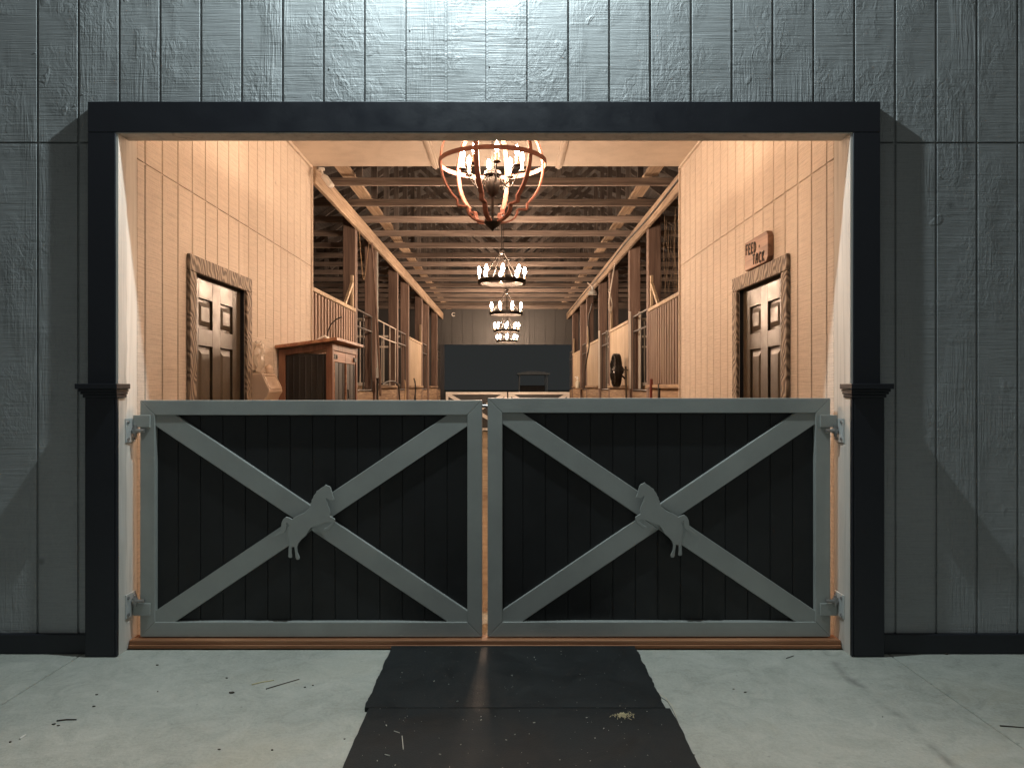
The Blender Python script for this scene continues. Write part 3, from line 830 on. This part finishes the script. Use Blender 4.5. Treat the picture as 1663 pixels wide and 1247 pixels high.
# stall fronts
def stall_base(mb, x, s, y0, y1, top=1.31):
    a, b = (x-.04, x-.004) if s < 0 else (x+.004, x+.04)
    z = .03
    while z < top-.05:
        h = min(.22, top-z-.002); mb.box(a, b, y0, y1, z, z+h-.004); z += h
    return a, b
def stall_front(s, y0, y1, kind, top, label, trimmed=False):
    x = PXL if s < 0 else PXR
    st = thing('stall_screen', label, 'stall front', (x, (y0+y1)/2, 0), 'stall fronts along the aisle')
    mb = MB(); a, b = stall_base(mb, x, s, y0+.004, y1-.004)
    mb.build('plank_base', M['plank'], st, bevel=.003)
    mb = MB(); c = (a+b)/2; mb.box(c-.06, c+.06, y0+.004, y1-.004, 1.312, 1.352); mb.build('cap_rail', M['plank'], st, bevel=.003)
    if kind == 'slat':
        mb = MB(); n = int((y1-y0)/.128); w = (y1-y0)/n
        for k in range(n): mb.box(c-.018, c+.018, y0+k*w+.030, y0+(k+1)*w-.030, 1.353, top-.032)
        mb.build('slat_screen', M['slat'], st, bevel=.003)
        mb = MB(); mb.box(c-.032, c+.032, y0+.004, y1-.004, top-.031, top+.012); mb.build('top_rail', M['board'], st, bevel=.003)
        mb = MB(); yb = y1-.10; mb.box(a if s < 0 else b, (a+.03) if s < 0 else (b-.03), yb, yb+.05, top+.013, top+.42)
        mb.beam((c, yb+.02, top+.33), (c, yb-.42, top+.014), .03, .04); mb.build('brace', M['board'], st)
    elif kind == 'board':
        mb = MB(); n = max(3, int((y1-y0)/.19)); w = (y1-y0)/n
        for k in range(n): mb.box(c-.012, c+.012, y0+k*w+.003, y0+(k+1)*w-.003, 1.353, top-.032)
        mb.build('board_screen', M['board'], st, bevel=.002)
        mb = MB(); mb.box(c-.03, c+.03, y0+.004, y1-.004, top-.031, top+.012); mb.build('top_rail', M['board'], st, bevel=.003)
        mb = MB(); yb = y1-.12; mb.box(c-.02, c+.02, yb, yb+.05, top+.013, top+.42); mb.build('upright', M['board'], st, bevel=.002)
    elif kind == 'pipe':
        mb = MB()
        for z in (2.33, 2.09): mb.tube([(c, y0, z), (c, y1, z)], .010, 8)
        n = 4
        for k in range(n): yk = y0+.12+k*(y1-y0-.2)/(n-1); mb.tube([(c, yk, 1.35), (c, yk, 2.33)], .008, 8)
        mb.build('pipe_grille', M['pipe'], st, smooth=True)
    if trimmed:
        for yy in (y1+.0, ):
            pass
    return st
dk = {}
stall_front(-1, YE+.025, PY[0], 'slat', 2.30, 'brown slatted screen over planks behind the wooden cabinet')
stall_front(-1, PY[1]+.15, PY[2], 'pipe', 2.33, 'open pipe grille between the second and third left posts')
stall_front(-1, PY[3]+.15, PY[4], 'board', 2.30, 'pale solid board screen on the left side of the aisle')
stall_front(-1, PY[5]+.15, PY[6], 'open', 2.33, 'open plank half wall at the far end of the left side')
stall_front(1, YE+.025, PY[0], 'slat', 2.30, 'brown slatted screen beside the right entry wall')
stall_front(1, PY[1]+.15, PY[2], 'board', 2.30, 'pale board screen behind the round fan')
stall_front(1, PY[3]+.15, PY[4], 'board', 2.26, 'pale board screen between the fourth and fifth right posts')
stall_front(1, PY[5]+.15, PY[6], 'board', 2.22, 'pale board screen at the far end of the right side')
sd = None
for s in (-1, 1):
    for i, (y0, y1) in enumerate(((PY[0]+.15, PY[1]), (PY[2]+.15, PY[3]), (PY[4]+.15, PY[5]), (PY[6]+.15, YB-.1))):
        x = PXL-.05 if s < 0 else PXR+.05
        lab = 'plank and pipe stall door after the %s %s post' % (ordn[2*i], 'left' if s < 0 else 'right')
        if sd is None:
            sd = thing('stall_door', lab, 'stall door', (x, y0, 0), 'sliding stall doors along the aisle')
            mb = MB(); L = 1.3
            for k in range(6): mb.box(x-.018, x+.018, y0+.03, y0+L, .06+k*.2, .255+k*.2)
            mb.build('plank_panel', M['plank'], sd, bevel=.003)
            mb = MB()
            for z in (1.28, 2.12, 2.34): mb.tube([(x, y0+.03, z), (x, y0+L, z)], .014, 8)
            for k in range(3): mb.tube([(x, y0+.04+k*.62, 1.28), (x, y0+.04+k*.62, 2.34)], .010, 8)
            mb.build('pipe_grille', M['darkpipe'], sd, smooth=True)
        else: place(sd, (x, y0, 0), lab)
# pale trim boards on two of the right posts
tb = None
for y, lb in ((PY[1], 'second'), (PY[3], 'fourth')):
    for k, (a, b, sd_) in enumerate(((-.012, 0, 'aisle-facing near'), (.15, .162, 'far'))):
        lab = 'narrow pale board on the %s edge of the %s right post' % (sd_ if k == 0 else 'far', lb)
        if tb is None:
            mb = MB(); mb.box(0, .035, -.006, .006, 1.30, 2.42); tb = mb.build('edge_board', M['jamb'], bevel=.002); tag(tb, lab, 'board', 'edge boards on the posts'); tb.location = (PXR-.018, y-.0065, 0)
        else: place(tb, (PXR-.018 if k == 0 else PXR+.125, y-.0065, 0), lab)

# ------------------------------------------------------------------ far end of the barn
ew = thing('end_wall', 'grey end wall around the dark far doorway', 'wall', (0, YB, 0), kind='thing')
mb = MB(); g = [-5.6+.305*k for k in range(40)]
ff = lambda m_, a, b, z0, z1: m_.box(a, b, YB, YB+.02, z0, z1)
siding_boards(mb, -5.6, 5.6, g, .02, lambda x: 3.62+(5.7-abs(x))*.34, ff, ((-1.85, 1.88, -1, 2.575),))
mb.box(-5.6, -1.86, YB+.012, YB+.06, .02, 3.6); mb.box(1.89, 5.6, YB+.012, YB+.06, .02, 3.6); mb.box(-5.6, 5.6, YB+.0125, YB+.06, 2.58, 3.7)
mb.prism([(-5.6, 3.65), (5.6, 3.65), (0, 5.55)], lambda u, v, d: (u, d, v), YB+.0122, YB+.058)
mb.build('siding', M['endwall'], ew, bevel=.002)
mb = MB()
for x in (-.62, .62): mb.box(x-.03, x+.03, YB-.02, YB-.0005, 2.58, 3.55)
mb.build('batten', M['endwall'], ew, bevel=.002)
mb = MB(); mb.box(-1.99, -1.85, YB-.03, YB-.0005, .02, 2.575); mb.box(1.88, 2.02, YB-.03, YB-.0005, .02, 2.575); mb.build('casing', M['trim'], ew)
mb = MB(); mb.tube([(-1.58+.05*math.cos(t), YB-.02, 3.46+.05*math.sin(t)) for t in [.6+5*k/14 for k in range(15)]], .012, 8)
o = mb.build('wall_hook', M['white'], smooth=True); tag(o, 'white curled hook high on the end wall', 'hook')
for s in (-1, 1):
    x0, x1 = (-1.80, -.012) if s < 0 else (.03, 1.82)
    g = thing('far_gate', 'pale framed gate in the far doorway, %s leaf' % ('left' if s < 0 else 'right'), 'gate', ((x0+x1)/2, YB-.12, 0), 'gates across the far doorway')
    mb = MB(); t = .075; z0, z1 = .06, 1.185
    y0, y1 = YB-.15, YB-.10
    mb.box(x0, x0+t, y0, y1, z0, z1); mb.box(x1-t, x1, y0, y1, z0, z1)
    mb.box(x0+t+.0005, x1-t-.0005, y0, y1, z0, z0+t); mb.box(x0+t+.0005, x1-t-.0005, y0, y1, z1-t, z1)
    mb.build('gate_frame', M['white'], g, bevel=.003)
    mb = MB(); mb.box(x0+t-.01, x1-t+.01, y0+.03, y0+.04, z0+t-.01, z1-t+.01); mb.build('gate_panel', M['cart'], g)
    mb = MB(); mb.beam((x0+t, y0+.018, z1-t), (x1-t, y0+.018, z0+t), .02, .1, (0, 0, 1)); mb.beam((x0+t, y0+.014, z0+t), (x1-t, y0+.014, z1-t), .02, .1, (0, 0, 1)); mb.build('cross_brace', M['white'], g)
# a roofed cart outside, barely lit
ct = thing('utility_cart', 'dim roofed cart outside in the dark beyond the far doorway', 'cart', (1.0, 31, -.06))
def cbox(n, args, m): mb = MB(); mb.box(*args); return mb.build(n, M[m], ct, bevel=.03, seg=3)
cbox('body', (.45, 1.6, 30.2, 32.2, .2, .75), 'cart'); cbox('seat', (.5, 1.55, 31.3, 31.8, .76, .95), 'rubber_black'); cbox('seat_back', (.5, 1.55, 31.8, 31.9, .96, 1.4), 'rubber_black')
mb = MB(); n = 10
poly = [(.38+1.3*k/n, 1.88+.08*math.sin(math.pi*k/n)) for k in range(n+1)] + [(1.68, 1.82), (.38, 1.82)]
mb.prism(poly, lambda u, v, d: (u, d, v), 30.3, 32.1); mb.build('canopy', M['dimroof'], ct)
for x in (.48, 1.57):
    for y in (30.4, 32.0):
        mb = MB(); mb.tube([(x, y, .7), (x, y, 1.83)], .02, 8); mb.build('canopy_post', M['dimroof'], ct)
        mb = MB(); mb.lathe([(.12, -.09), (.22, -.08), (.22, .08), (.12, .09)], (x, y, .16), 20, 'x'); mb.build('wheel', M['rubber_black'], ct, smooth=True)

# ------------------------------------------------------------------ chandeliers
BULBP = [(.006, -.012), (.010, 0), (.019, .018), (.0235, .040), (.021, .062), (.013, .086), (.004, .104), (.0005, .108)]
def bulb_at(par, x, y, z, sleeve=.075, k=1.0):
    mb = MB(); mb.lathe([(.021, 0), (.023, .006), (.012, .008), (.012, sleeve)], (x, y, z), 12)
    c = mb.build('candle', M['candle'], par, smooth=True)
    mb = MB(); mb.lathe([(a*k, b*k) for a, b in BULBP], (x, y, z+sleeve+.012*k), 12)
    return mb.build('bulb', M['bulb'], par, smooth=True)
def chain(mb, x, y, z0, z1):
    n = max(2, int((z1-z0)/.042))
    for k in range(n):
        zc = z0+(k+.5)*(z1-z0)/n; a = (k % 2)*math.pi/2
        mb.tube([(x+.011*math.cos(a)*math.cos(t), y+.011*math.sin(a)*math.cos(t), zc+.027*math.sin(t)) for t in [6.283*i/10 for i in range(10)]], .0035, 5, True)
def orb():
    cx, cy, cz, r = -.102, 5.3, 2.862, .362
    o = thing('orb_chandelier', 'round rust-brown strapped orb chandelier with lit candles', 'chandelier', (cx, cy, cz))
    prof = []
    # lower half: big arc, a square notch, a small arc down to the tip; the upper half mirrors it
    for k in range(13):
        t = -k*R(47)/12; prof.append((r*math.cos(t), r*math.sin(t)))
    p = prof[-1]
    prof += [(p[0]-.001, p[1]-.034), (p[0]-.004, p[1]-.040), (p[0]-.066, p[1]-.043), (p[0]-.072, p[1]-.048)]
    q = prof[-1]
    for k in range(1, 9):
        t = k*R(80)/8; prof.append((q[0]*math.cos(t)**.8 + .02*(k/8), q[1]-.095*math.sin(t)))
    full = [(a, -b) for a, b in reversed(prof[1:])] + prof
    for h in range(6):
        a = R(14+60*h); ca, sa = math.cos(a), math.sin(a)
        mb = MB(); mb.strap([(cx+ca*u, cy+sa*u, cz+v) for u, v in full], [(-sa, ca, 0)]*len(full), .032, .011)
        mb.build('strap', M['rust'], o, smooth=True)
    mb = MB(); n = 48; mb.strap([(cx+(r+.006)*math.cos(6.283*k/n), cy+(r+.006)*math.sin(6.283*k/n), cz) for k in range(n)], [(0, 0, 1)]*n, .030, .008, True)
    mb.build('equator_band', M['rust'], o, smooth=True)
    zb = cz+full[-1][1]
    mb = MB()
    mb.lathe([(.055, .02), (.06, .0), (.045, -.025), (.012, -.05), (.004, -.06)], (cx, cy, zb), 18)
    mb.lathe([(.05, .0), (.05, .02), (.02, .04)], (cx, cy, cz+full[0][1]-.005), 18)
    mb.tube([(cx, cy, zb+.02), (cx, cy, cz+full[0][1])], .009, 8)
    mb.lathe([(.012, -.15), (.035, -.13), (.05, -.09), (.052, -.05), (.04, -.02), (.062, .0), (.055, .025), (.02, .04)], (cx, cy, cz-.08), 18)
    mb.build('stem', M['iron'], o, smooth=True)
    for k in range(8):
        a = R(9+45*k); ca, sa = math.cos(a), math.sin(a)
        pts = []
        for i in range(13):
            t = i/12
            u = .045+.16*t; v = -.085 - .075*math.sin(math.pi*min(1, t*1.25)*.95) + (.055*max(0, t-.55)/.45)
            pts.append((cx+ca*u, cy+sa*u, cz+v))
        pts.append((cx+ca*.207, cy+sa*.207, cz-.05))
        mb = MB(); mb.tube(pts, .0048, 7); mb.lathe([(.004, -.01), (.026, 0), (.027, .004), (.01, .005)], (cx+ca*.207, cy+sa*.207, cz-.05), 12)
        arm = mb.build('arm', M['iron'], o, smooth=True)
        bulb_at(arm, cx+ca*.207, cy+sa*.207, cz-.046, .06, .64)
    mb = MB(); chain(mb, cx, cy, cz+full[0][1]+.02, 3.46); mb.lathe([(.02, -.02), (.06, -.012), (.06, 0)], (cx, cy, 3.48), 18); mb.build('chain', M['iron'], o, smooth=True)
orb()
def wheel(cx, cy, cz, label, first=True):
    o = thing('wheel_chandelier', label, 'chandelier', (cx, cy, cz), 'wheel chandeliers down the aisle')
    r = .285; n = 40
    mb = MB()
    def rg(u, z): return [(cx+u*math.cos(6.283*k/n), cy+u*math.sin(6.283*k/n), z) for k in range(n)]
    b = len(mb.v)
    rings = [rg(r, cz-.024), rg(r, cz+.024), rg(r-.03, cz+.024), rg(r-.03, cz-.024)]
    for q in rings: mb.v += q
    for i in range(4):
        for k in range(n): mb.f.append([b+i*n+k, b+i*n+(k+1) % n, b+((i+1) % 4)*n+(k+1) % n, b+((i+1) % 4)*n+k])
    mb.build('wheel_rim', M['iron'], o, smooth=True)
    for k in range(8):
        a = R(45*k) + (R(22.5) if 'second' in label else R(3)); x, y = cx+(r-.015)*math.cos(a), cy+(r-.015)*math.sin(a)
        bulb_at(o, x, y, cz+.0245, .055, .86)
    mb = MB(); top = cz+.36
    for k in range(4):
        a = R(30+90*k); mb.tube([(cx+(r-.015)*math.cos(a), cy+(r-.015)*math.sin(a), cz), (cx+.02*math.cos(a), cy+.02*math.sin(a), top)], .005, 6)
    mb.lathe([(.012, -.03), (.034, -.02), (.034, .015), (.012, .03)], (cx, cy, top), 14)
    mb.build('hanging_rod', M['iron'], o, smooth=True)
    mb = MB(); mb.tube([(cx, cy, top+.02), (cx, cy, 3.5)], .007, 8); mb.tube([(cx+.018, cy, top), (cx+.022, cy, 3.5)], .0035, 6); mb.lathe([(.05, -.02), (.05, 0)], (cx, cy, 3.50), 14); mb.build('chain', M['iron'], o)
    return o
ZW = 2.575
for i, (x, y) in enumerate(((-.066, 9.17), (-.02, 13.1), (-.018, 17.1), (-.012, 21.0))):
    wheel(x, y, ZW, 'iron wheel chandelier with a ring of lit candles, %s' % ['nearest of four', 'second of four along the aisle', 'third of four along the aisle', 'farthest of four'][i])

# ------------------------------------------------------------------ cabinet against the left wall
cb = thing('bar_cabinet', 'tall wooden cabinet with black panels and sloping red-brown top', 'cabinet', (-1.68, 7.0, 0))
cx0, cx1, cy0, cy1 = -1.905, -1.455, 6.40, 7.46
zl, zr = 1.625, 1.685
mb = MB()
mb.prism([(-1.917, 1.640), (-1.405, 1.708), (-1.405, 1.735), (-1.917, 1.667)], lambda u, v, d: (u, d, v), 6.34, YE-.005)
mb.build('cabinet_top', M['cabtop'], cb, bevel=.003)
mb = MB()
for x in (cx0, cx1-.055):
    for y in (cy0, cy1-.055):
        zt = 1.64 + (x+.03-cx0)*.133-.004
        mb.box(x, x+.055, y, y+.055, .02, zt)
mb.beam((cx0+.056, cy0+.02, 1.612), (cx1-.056, cy0+.02, 1.664), .04, .05)
mb.beam((cx1-.02, cy0+.056, 1.66), (cx1-.02, cy1-.056, 1.66), .04, .06)
mb.box(cx0+.056, cx1-.056, cy0+.01, cy0+.04, .08, .15); mb.box(cx1-.04, cx1-.01, cy0+.056, cy1-.056, .08, .15)
mb.build('cabinet_frame', M['cabwood'], cb, bevel=.003)
mb = MB(); mb.box(cx0+.05, cx1-.05, cy0+.02, cy0+.03, .1, 1.60)
for k in range(7): mb.box(cx0+.06+k*.05, cx0+.075+k*.05, cy0+.012, cy0+.0205, .15, 1.585)
mb.build('side_panel', M['cabdark'], cb, bevel=.003)
ym = (cy0+cy1)/2
for y0, y1 in ((cy0+.058, ym-.003), (ym+.003, cy1-.058)):
    mb = MB(); n = 6; w = (y1-y0)/n
    for k in range(n): mb.box(cx1-.035, cx1-.013+.003*(k % 2), y0+k*w+.001, y0+(k+1)*w-.001, .16, 1.535)
    dr = mb.build('cabinet_door', M['cabdark'], cb, bevel=.002)
    mb = MB(); mb.box(cx1-.036, cx1-.006, y0, y1, 1.537, 1.628); mb.box(cx1-.012, cx1+.003, y0 if y0 < ym-.2 else y0+.0005, y0+.02, .16, 1.536); mb.build('door_rail', M['cabtop'], dr, bevel=.002)
    mb = MB(); yh = y0 if y0 < ym-.2 else y1-.11; mb.box(cx1-.005, cx1+.002, yh, yh+.11, 1.56, 1.60); mb.lathe([(.018, 0), (.018, .01)], (cx1-.004, yh+(.1 if y0 < ym-.2 else .01), 1.58), 10, 'x'); mb.build('strap_hinge', M['iron'], dr)
    if y0 > ym-.1:
        mb = MB(); mb.lathe([(.02, 0), (.022, .006), (.008, .01)], (cx1-.012, y0+.06, 1.31), 12, 'x'); mb.tube([(cx1+.006, y0+.06, 1.30), (cx1+.01, y0+.06, 1.22)], .006, 8); mb.build('door_pull', M['iron'], dr)
# tilted white tray with a dark cord on the cabinet
ty = 7.2; tz = 1.74
tw = thing('white_tray', 'white tilted tray with a dark curling cord on the cabinet top', 'tray', (-1.72, ty, 1.70))
mb = MB(); mb.beam((-1.88, ty, 1.70), (-1.70, ty+.02, 1.80), .16, .018); mb.beam((-1.70, ty+.02, 1.80), (-1.66, ty+.02, 1.745), .14, .012); mb.build('tray_body', M['white'], tw, bevel=.003)
mb = MB(); mb.tube([(-1.69+.02*t+.19*t*t*.6, ty+.02, 1.80+.28*t-.10*t*t) for t in [k/12 for k in range(13)]], .006, 8); mb.build('cord', M['rubber_black'], tw, smooth=True)

# feeder, bag and board on the wall between the door and the cabinet
fd = thing('wall_feeder', 'cream plastic wall bin with a slanted mouth and small domed cap, between door and cabinet', 'feeder', (XL, 5.9, 1.2))
mb = MB()
prof = [(0, 1.425), (.085, 1.425), (.142, 1.303), (.142, 1.285), (.108, 1.225), (.100, .95), (0, .95)]
mb.prism(prof, lambda u, v, d: (XL+.002+u, d, v), 5.735, 6.07)
mb.build('feeder_body', M['plastic'], fd, bevel=.010, seg=3)
mb = MB(); c_ = [(.0888, 1.413), (.1352, 1.313)]
for y0, y1 in ((5.745, 5.765), (6.04, 6.06)): mb.beam((XL+.006+c_[0][0], (y0+y1)/2, c_[0][1]), (XL+.006+c_[1][0], (y0+y1)/2, c_[1][1]), .02, .008, (1, 0, .4))
for a in c_: mb.beam((XL+.006+a[0], 5.766, a[1]), (XL+.006+a[0], 6.039, a[1]), .016, .008, (1, 0, .4))
mb.build('mouth_rim', M['plastic'], fd, bevel=.003)
mb = MB(); mb.lathe([(.036, 0), (.037, .022), (.033, .026), (.034, .034), (.031, .052), (.018, .068), (.004, .074)], (XL+.06, 5.99, 1.4255), 18); mb.build('domed_cap', M['plastic'], fd, smooth=True)
mb = MB(); mb.box(XL+.0005, XL+.02, 5.72, 6.15, 1.445, 1.70); o = mb.build('wall_board', M['int'], bevel=.004); tag(o, 'cream board fixed to the wall behind a plastic bag', 'board')
mb = MB(); n = 14; mrows = 12
for j in range(mrows+1):
    for i in range(n+1):
        u = i/n; v = j/mrows; yy = 5.745+.21*u+.01*math.sin(9*v); zz = 1.665-.235*v+.008*math.sin(u*14)
        dx = .03+.035*math.sin(math.pi*u)*(.4+.6*v)+.008*math.sin(u*22+v*9)+.006*math.sin(v*17+u*5)
        mb.v.append((XL+dx, yy, zz))
for j in range(mrows):
    for i in range(n):
        a = j*(n+1)+i; mb.f.append([a, a+1, a+n+2, a+n+1])
m_, nt_, b_ = mat('clear_bag'); b_.inputs['Base Color'].default_value = (.8, .72, .62, 1); b_.inputs['Roughness'].default_value = .34; b_.inputs['Alpha'].default_value = .42
bag = mb.build('plastic_bag', m_, smooth=True); sol = bag.modifiers.new('thick', 'SOLIDIFY'); sol.thickness = .002
tag(bag, 'crinkled clear plastic bag hanging on the wall board by the left door', 'bag')

# ------------------------------------------------------------------ things in the aisle
# fan
fy, fx, fz = 11.62, 1.645, 1.575
fan = thing('barn_fan', 'round dark caged fan hung before the pale board screen', 'fan', (fx, fy, fz))
mb = MB()
for dx, rr in ((-.07, .16), (-.05, .235), (0, .25), (.05, .235)):
    mb.tube([(fx+dx, fy+rr*math.cos(6.283*k/28), fz+rr*math.sin(6.283*k/28)) for k in range(28)], .006 if dx else .010, 6, True)
for k in range(20):
    a = 6.283*k/20; c_, s_ = math.cos(a), math.sin(a)
    mb.tube([(fx-.085, fy+.05*c_, fz+.05*s_), (fx-.07, fy+.16*c_, fz+.16*s_), (fx-.05, fy+.235*c_, fz+.235*s_), (fx, fy+.25*c_, fz+.25*s_), (fx+.05, fy+.235*c_, fz+.235*s_), (fx+.075, fy+.06*c_, fz+.06*s_)], .003, 5)
mb.lathe([(.05, -.09), (.055, -.08), (.05, -.075)], (fx, fy, fz), 16, 'x')
mb.strap([(fx, fy+.252*math.cos(6.283*k/28), fz+.252*math.sin(6.283*k/28)) for k in range(28)], [(1, 0, 0)]*28, .085, .004, True)
mb.build('cage', M['iron'], fan, smooth=True)
for k in range(4):
    a = R(20+90*k); mb = MB(); c_, s_ = math.cos(a), math.sin(a); t_ = Vector((0, -s_, c_))
    mb.strap([(fx-.01, fy+u*c_, fz+u*s_) for u in (.03, .12, .21)], [(t_ + Vector((.45, 0, 0)))]*3, .11, .003); mb.build('blade', M['steel'], fan)
mb = MB(); mb.lathe([(.03, -.03), (.065, 0), (.07, .09), (.04, .11)], (fx, fy, fz), 18, 'x'); mb.tube([(fx+.06, fy, fz-.05), (PXR+.02, fy, fz-.15)], .014, 8); mb.tube([(fx+.05, fy-.24, fz), (PXR+.01, fy-.24, fz)], .008, 8)
mb.build('motor', M['iron'], fan, smooth=True)

def stick(name, cat, p, q, r, label, m, head=None, hm=None):
    t = thing(name, label, cat, p)
    mb = MB(); mb.tube([p, q], r, 8); mb.build('handle', M[m], t, smooth=True)
    if head: mb = MB(); mb.box(*head); mb.build('head', M[hm], t, bevel=.006)
    return t
stick('barn_broom', 'broom', (1.72, 11.0, .06), (1.71, 11.12, 1.62), .014, 'dark handled broom leaning by the second right post', 'twig', (1.60, 1.80, 10.96, 11.04, .022, .12), 'brush')
stick('stall_fork', 'fork', (1.70, 9.2, .06), (1.735, 9.28, 1.42), .018, 'red handled stall fork leaning on the right planks', 'red', (1.60, 1.77, 9.17, 9.22, .022, .06), 'red')
stick('short_shovel', 'shovel', (1.71, 8.75, .06), (1.745, 8.84, 1.36), .016, 'black handled shovel leaning on the right planks', 'rubber_black', (1.62, 1.78, 8.73, 8.76, .022, .3), 'iron')
stick('yard_broom', 'broom', (-1.86, 11.02, .06), (-1.875, 11.10, 1.45), .016, 'dark handled yard broom at the second left post', 'rubber_black', (-1.96, -1.80, 10.97, 11.06, .022, .12), 'brush')
bt = thing('spray_bottle', 'tall pale bottle standing on the right planks at the far end', 'bottle', (1.72, 18.6, 1.32))
mb = MB(); mb.box(1.60, 1.78, 18.35, 18.69, 1.27, 1.30); o = mb.build('wall_shelf', M['plank'], bevel=.004); tag(o, 'small plank shelf under the pale bottle', 'shelf')
bt.location = (1.69, 18.5, 1.301)
mb = MB(); mb.lathe([(.05, .0), (.055, .01), (.055, .13), (.03, .17), (.02, .18), (.02, .21)], (1.69, 18.5, 1.301), 16); mb.build('bottle_body', M['bottle'], bt, smooth=True)
mb = MB(); mb.lathe([(.026, .21), (.026, .245), (.012, .255)], (1.69, 18.5, 1.301), 12); mb.box(1.62, 1.70, 18.49, 18.51, 1.556, 1.58); mb.build('nozzle', M['white'], bt)

# hoses, ropes and cords
def cord(name, pts, r, m, label, cat, grp=None):
    P = [Vector(p) for p in pts]; Q = []
    for i in range(len(P)-1):       # Catmull-Rom
        a, b, c, d = P[max(i-1, 0)], P[i], P[i+1], P[min(i+2, len(P)-1)]
        for k in range(8):
            t = k/8
            Q.append(.5*((2*b) + (c-a)*t + (2*a-5*b+4*c-d)*t*t + (3*b-a-3*c+d)*t**3))
    Q.append(P[-1])
    mb = MB(); mb.tube(Q, r, 6); o = mb.build(name, M[m], smooth=True); tag(o, label, cat, grp); return o
cord('long_pole', [(-1.86, 10.55, 3.30), (-1.84, 10.75, 2.5), (-1.83, 11.0, 1.6), (-1.84, 11.15, 1.2)], .018, 'lum_z', 'long thin pole leaning from the left beam past the second post', 'pole')
cord('rope', [(-1.90, 9.86, 3.30), (-1.905, 10.2, 2.75), (-1.90, 10.55, 3.30)], .004, 'rope', 'thin rope looped under the left beam between two posts', 'rope')
cord('garden_hose', [(-1.86, 11.4, 1.37), (-1.80, 11.9, 1.42), (-1.78, 12.5, 1.36), (-1.80, 12.8, 1.2), (-1.80, 12.9, .9)], .014, 'rubber_black', 'black hose draped over the left planks', 'hose')
cord('lead_rope', [(-1.87, 14.0, 1.45), (-1.84, 13.9, 1.30), (-1.85, 13.8, 1.05), (-1.86, 13.95, .9), (-1.86, 14.05, 1.3)], .012, 'rope', 'looped lead rope hanging near the third left post', 'lead rope')
cord('halter', [(-1.87, 15.4, 1.50), (-1.83, 15.35, 1.30), (-1.84, 15.2, 1.02), (-1.85, 15.5, .95), (-1.86, 15.5, 1.45)], .013, 'rubber_black', 'dark strap halter hanging below the left board screen', 'halter')
cord('power_cable', [(1.725, 7.6, 3.42), (1.728, 9.5, 3.40), (1.726, 11.5, 3.43), (1.728, 14, 3.40), (1.726, 17, 3.42), (1.726, 22, 3.41)], .011, 'rubber_black', 'black cable running along the right beam', 'cable')
for i, (x, y, z, zz, dx) in enumerate(((1.86, 9.1, 3.48, 2.36, .05), (1.95, 9.4, 3.48, 2.33, -.06), (1.97, 9.0, 3.48, 2.45, .05), (2.09, 10.0, 3.48, 2.30, .08), (2.18, 10.2, 3.48, 2.5, -.08),
                                       (2.02, 9.3, 3.48, 2.34, .03), (2.28, 10.6, 3.48, 2.4, .1), (1.90, 8.7, 3.48, 2.33, .04), (2.16, 10.9, 3.48, 2.2, -.05))):
    cord('hanging_twine', [(x, y, z), (x+dx*.1, y+.02, z-.35), (x-dx*.35, y-.03, (z+zz)/2), (x+dx*.3, y+.03, zz+.2), (x+dx*.4, y, zz)], .0032, 'twine', 'thin tan cord dangling above the right slatted screen', 'cord', 'cords dangling above the right slatted screen')
cord('hanging_cable', [(1.72, 12.3, 3.30), (1.66, 12.5, 2.75), (1.70, 12.7, 2.55), (1.76, 12.9, 2.7), (1.74, 13.2, 3.0)], .010, 'pipe', 'pale cable looping below the right beam by the third post', 'cable')
cord('dark_cable', [(1.70, 15.4, 3.0), (1.66, 15.7, 2.7), (1.70, 16.0, 2.2), (1.68, 16.4, 1.85), (1.72, 16.9, 1.7)], .014, 'rubber_black', 'dark drooping cable by the fifth right post', 'cable')
# work light under the right beam and flood light under the left one
def flood(name, x, y, z, s, label):
    t = thing(name, label, 'light', (x, y, z))
    mb = MB(); mb.lathe([(.035, 0), (.035, .02)], (x, y, z), 14); mb.tube([(x, y, z), (x+s*.02, y-.02, z-.05), (x+s*.05, y-.03, z-.08)], .012, 8); mb.build('mount', M['white'], t, smooth=True)
    mb = MB(); mb.beam((x+s*.03, y-.01, z-.06), (x+s*.11, y-.03, z-.17), .085, .05); mb.build('lamp_head', M['white'], t, bevel=.014, seg=3)
flood('flood_light', PXL+.075, YE+.11, 3.47, 1, 'small unlit white flood light at the corner of the entry ceiling')
wk = thing('work_lamp', 'tangled pale clamp lamp hanging under the right beam', 'lamp', (1.68, 15.0, 3.25))
mb = MB(); mb.lathe([(.09, -.10), (.075, -.03), (.03, .0), (.025, .06)], (1.66, 15.0, 3.22), 16); mb.build('reflector', M['zinc'], wk, smooth=True)
mb = MB(); mb.beam((1.66, 15, 3.27), (1.74, 15, 3.36), .03, .02); mb.beam((1.56, 15, 3.36), (1.66, 15, 3.27), .02, .02); mb.build('clamp', M['pipe'], wk)
# small boxes and pegs fixed to the planks
bx = thing('switch_box', 'small grey switch box on the second left post', 'switch box', (PXL, 11.26, 1.55))
mb = MB(); mb.box(PXL+.001, PXL+.05, 11.21, 11.30, 1.46, 1.60); mb.build('box_body', M['zinc'], bx, bevel=.004)
mb = MB(); mb.tube([(PXL+.02, 11.25, 1.60), (PXL+.02, 11.25, 3.30)], .009, 8); mb.build('conduit', M['zinc'], bx, smooth=True)
